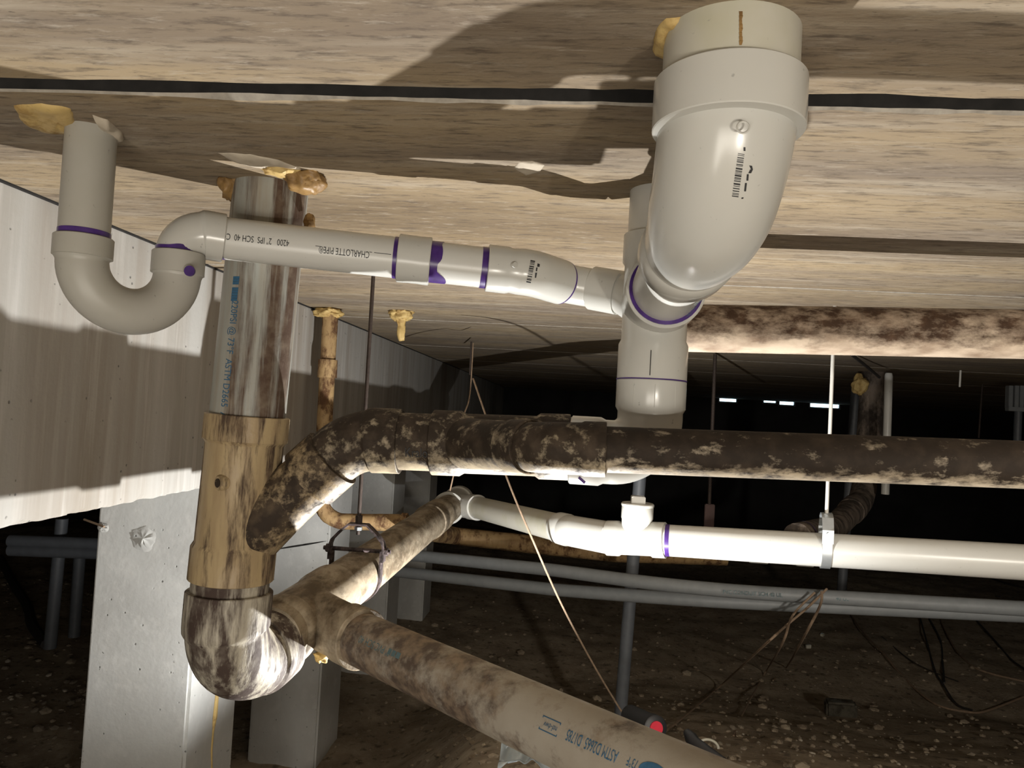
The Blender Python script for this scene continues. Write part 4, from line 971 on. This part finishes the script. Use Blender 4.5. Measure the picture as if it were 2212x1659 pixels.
strand('buried_hose', [gpt(0, 1205, 0.03), gpt(30, 1262, 0.03), gpt(60, 1310, 0.03), gpt(70, 1350, 0.03), gpt(100, 1392, 0.03)], 0.03, MAT['cable'], 'thick dark hose lying in the shadow left of the grey frame', 'hose')

# flashlight on the dirt
fa = P(1417, 1573, Y=1.86); fb = P(1345, 1538, Y=2.06)
Fl = thing('flashlight', 'black flashlight with red tail button lying behind the lower branch pipe', 'flashlight', fa)
fd = (fb-fa).normalized()
tube('body', [fa, fa+fd*0.16], [(0, 0.026), (0.002, 0.0295), (0.03, 0.0295), (0.031, 0.0275), (-0.001, 0.0275)], MAT['rubber'], Fl, 28)
tube('tail_button', [fa-fd*0.004, fa+fd*0.002], 0.0165, MAT['red'], Fl, 24, label='red tail button')
# the lamp itself, standing in the dirt with its lens up
La = thing('work_flashlight', 'lit flashlight standing upright in the dirt under the lower branch pipe', 'flashlight', FL-Vector((0, 0, 0.09)))
tube('body', [FL-Vector((-0.02, 0, 0.14)), FL-Vector((-0.003, 0, 0.012))], [(0, 0.014), (0.07, 0.014), (0.085, 0.021), (-0.0001, 0.021)], MAT['rubber'], La, 24)
tube('lens', [FL-Vector((-0.003, 0, 0.0125)), FL-Vector((-0.002, 0, 0.0105))], 0.018, MAT['lens'], La, 24, label='glowing lens')
# litter
def litter(name, px, py, hs, mat, label, cat, rz=0.3, bev=0.004):
    p = ground(px, py)+Vector((0, 0, hs[2]*0.9)); bm = bmesh.new(); c, s = math.cos(rz), math.sin(rz)
    orient_box(bm, p, (c, s, 0.06), (-s, c, 0), (-0.06, 0, 1), *hs); bmesh.ops.bevel(bm, geom=bm.edges[:], offset=bev, segments=2, affect='EDGES')
    for v in bm.verts: v.co += Vector((noise.noise(v.co*30), noise.noise(v.co*30+Vector((5, 0, 0))), 0))*0.003
    o = finish(bm, name, mat, None, 40, base=p); tag(o, label, cat); return o
litter('rusty_can', 1815, 1545, (0.072, 0.038, 0.038), m_grime('mossy_dark_tin', (0.09, 0.08, 0.06), (0.035, 0.03, 0.02), 0.5, 20), 'dark dented tin lying on the dirt at lower right', 'can', -0.15, 0.010)
litter('white_scrap', 1746, 1400, (0.018, 0.009, 0.012), MAT['white_old'], 'small square white scrap on the dirt below the conduits', 'scrap', 0.2, 0.002)
litter('white_scrap', 1776, 1374, (0.019, 0.011, 0.010), MAT['white_old'], 'ragged white scrap just behind the square one', 'scrap', 0.9, 0.003)
litter('dark_slab', 2155, 1290, (0.020, 0.01, 0.006), MAT['cable'], 'small dark block on the dirt at the right, under the conduits', 'scrap', 0.0, 0.002)
rp = ground(1530, 1618)+Vector((0, 0, 0.005)); pts = []
for k in range(17):
    th = PI*k/16*1.15-0.1; pts.append(rp+Vector((0.032*math.cos(th), 0.012*math.sin(th), 0.020*math.sin(th))))
o = tube('white_clip', pts, 0.0045, MAT['white_old'], None, 10, base=rp); tag(o, 'pale curved plastic arc by the bottom branch pipe', 'clip')
o = tube('black_tube', [P(1483, 1580, Y=1.9), P(1500, 1605, Y=1.87), P(1560, 1650, Y=1.80)], [(0, 0.009), (0.02, 0.016), (-0.001, 0.016)], MAT['rubber'], None, 16, base=P(1483, 1580, Y=1.9)); tag(o, 'stubby black tube lying right of the flashlight', 'tube')
# plastic film below the branch pipe
fpz = P(1180, 1700, z=-H+0.08); bm = bmesh.new(); bmesh.ops.create_grid(bm, x_segments=36, y_segments=24, size=1.0)
fc = P(1140, 1690, Y=1.42)
for v in bm.verts:
    x, y = v.co.x*0.055, v.co.y*0.05
    v.co = Vector((fc.x+x, fc.y+y, fc.z+0.02+0.03*noise.noise(Vector((x*14, y*20, 0)))+0.05*math.exp(-(x*x+y*y)*120)+0.014*noise.noise(Vector((x*60, y*25, 3)))))
geo = bmesh.ops.solidify(bm, geom=bm.faces[:], thickness=0.001)
o = finish(bm, 'plastic_film', MAT['bag'], None, 80, base=fc); tag(o, 'crumpled bluish plastic film under the lower branch pipe at the bottom edge', 'plastic bag')
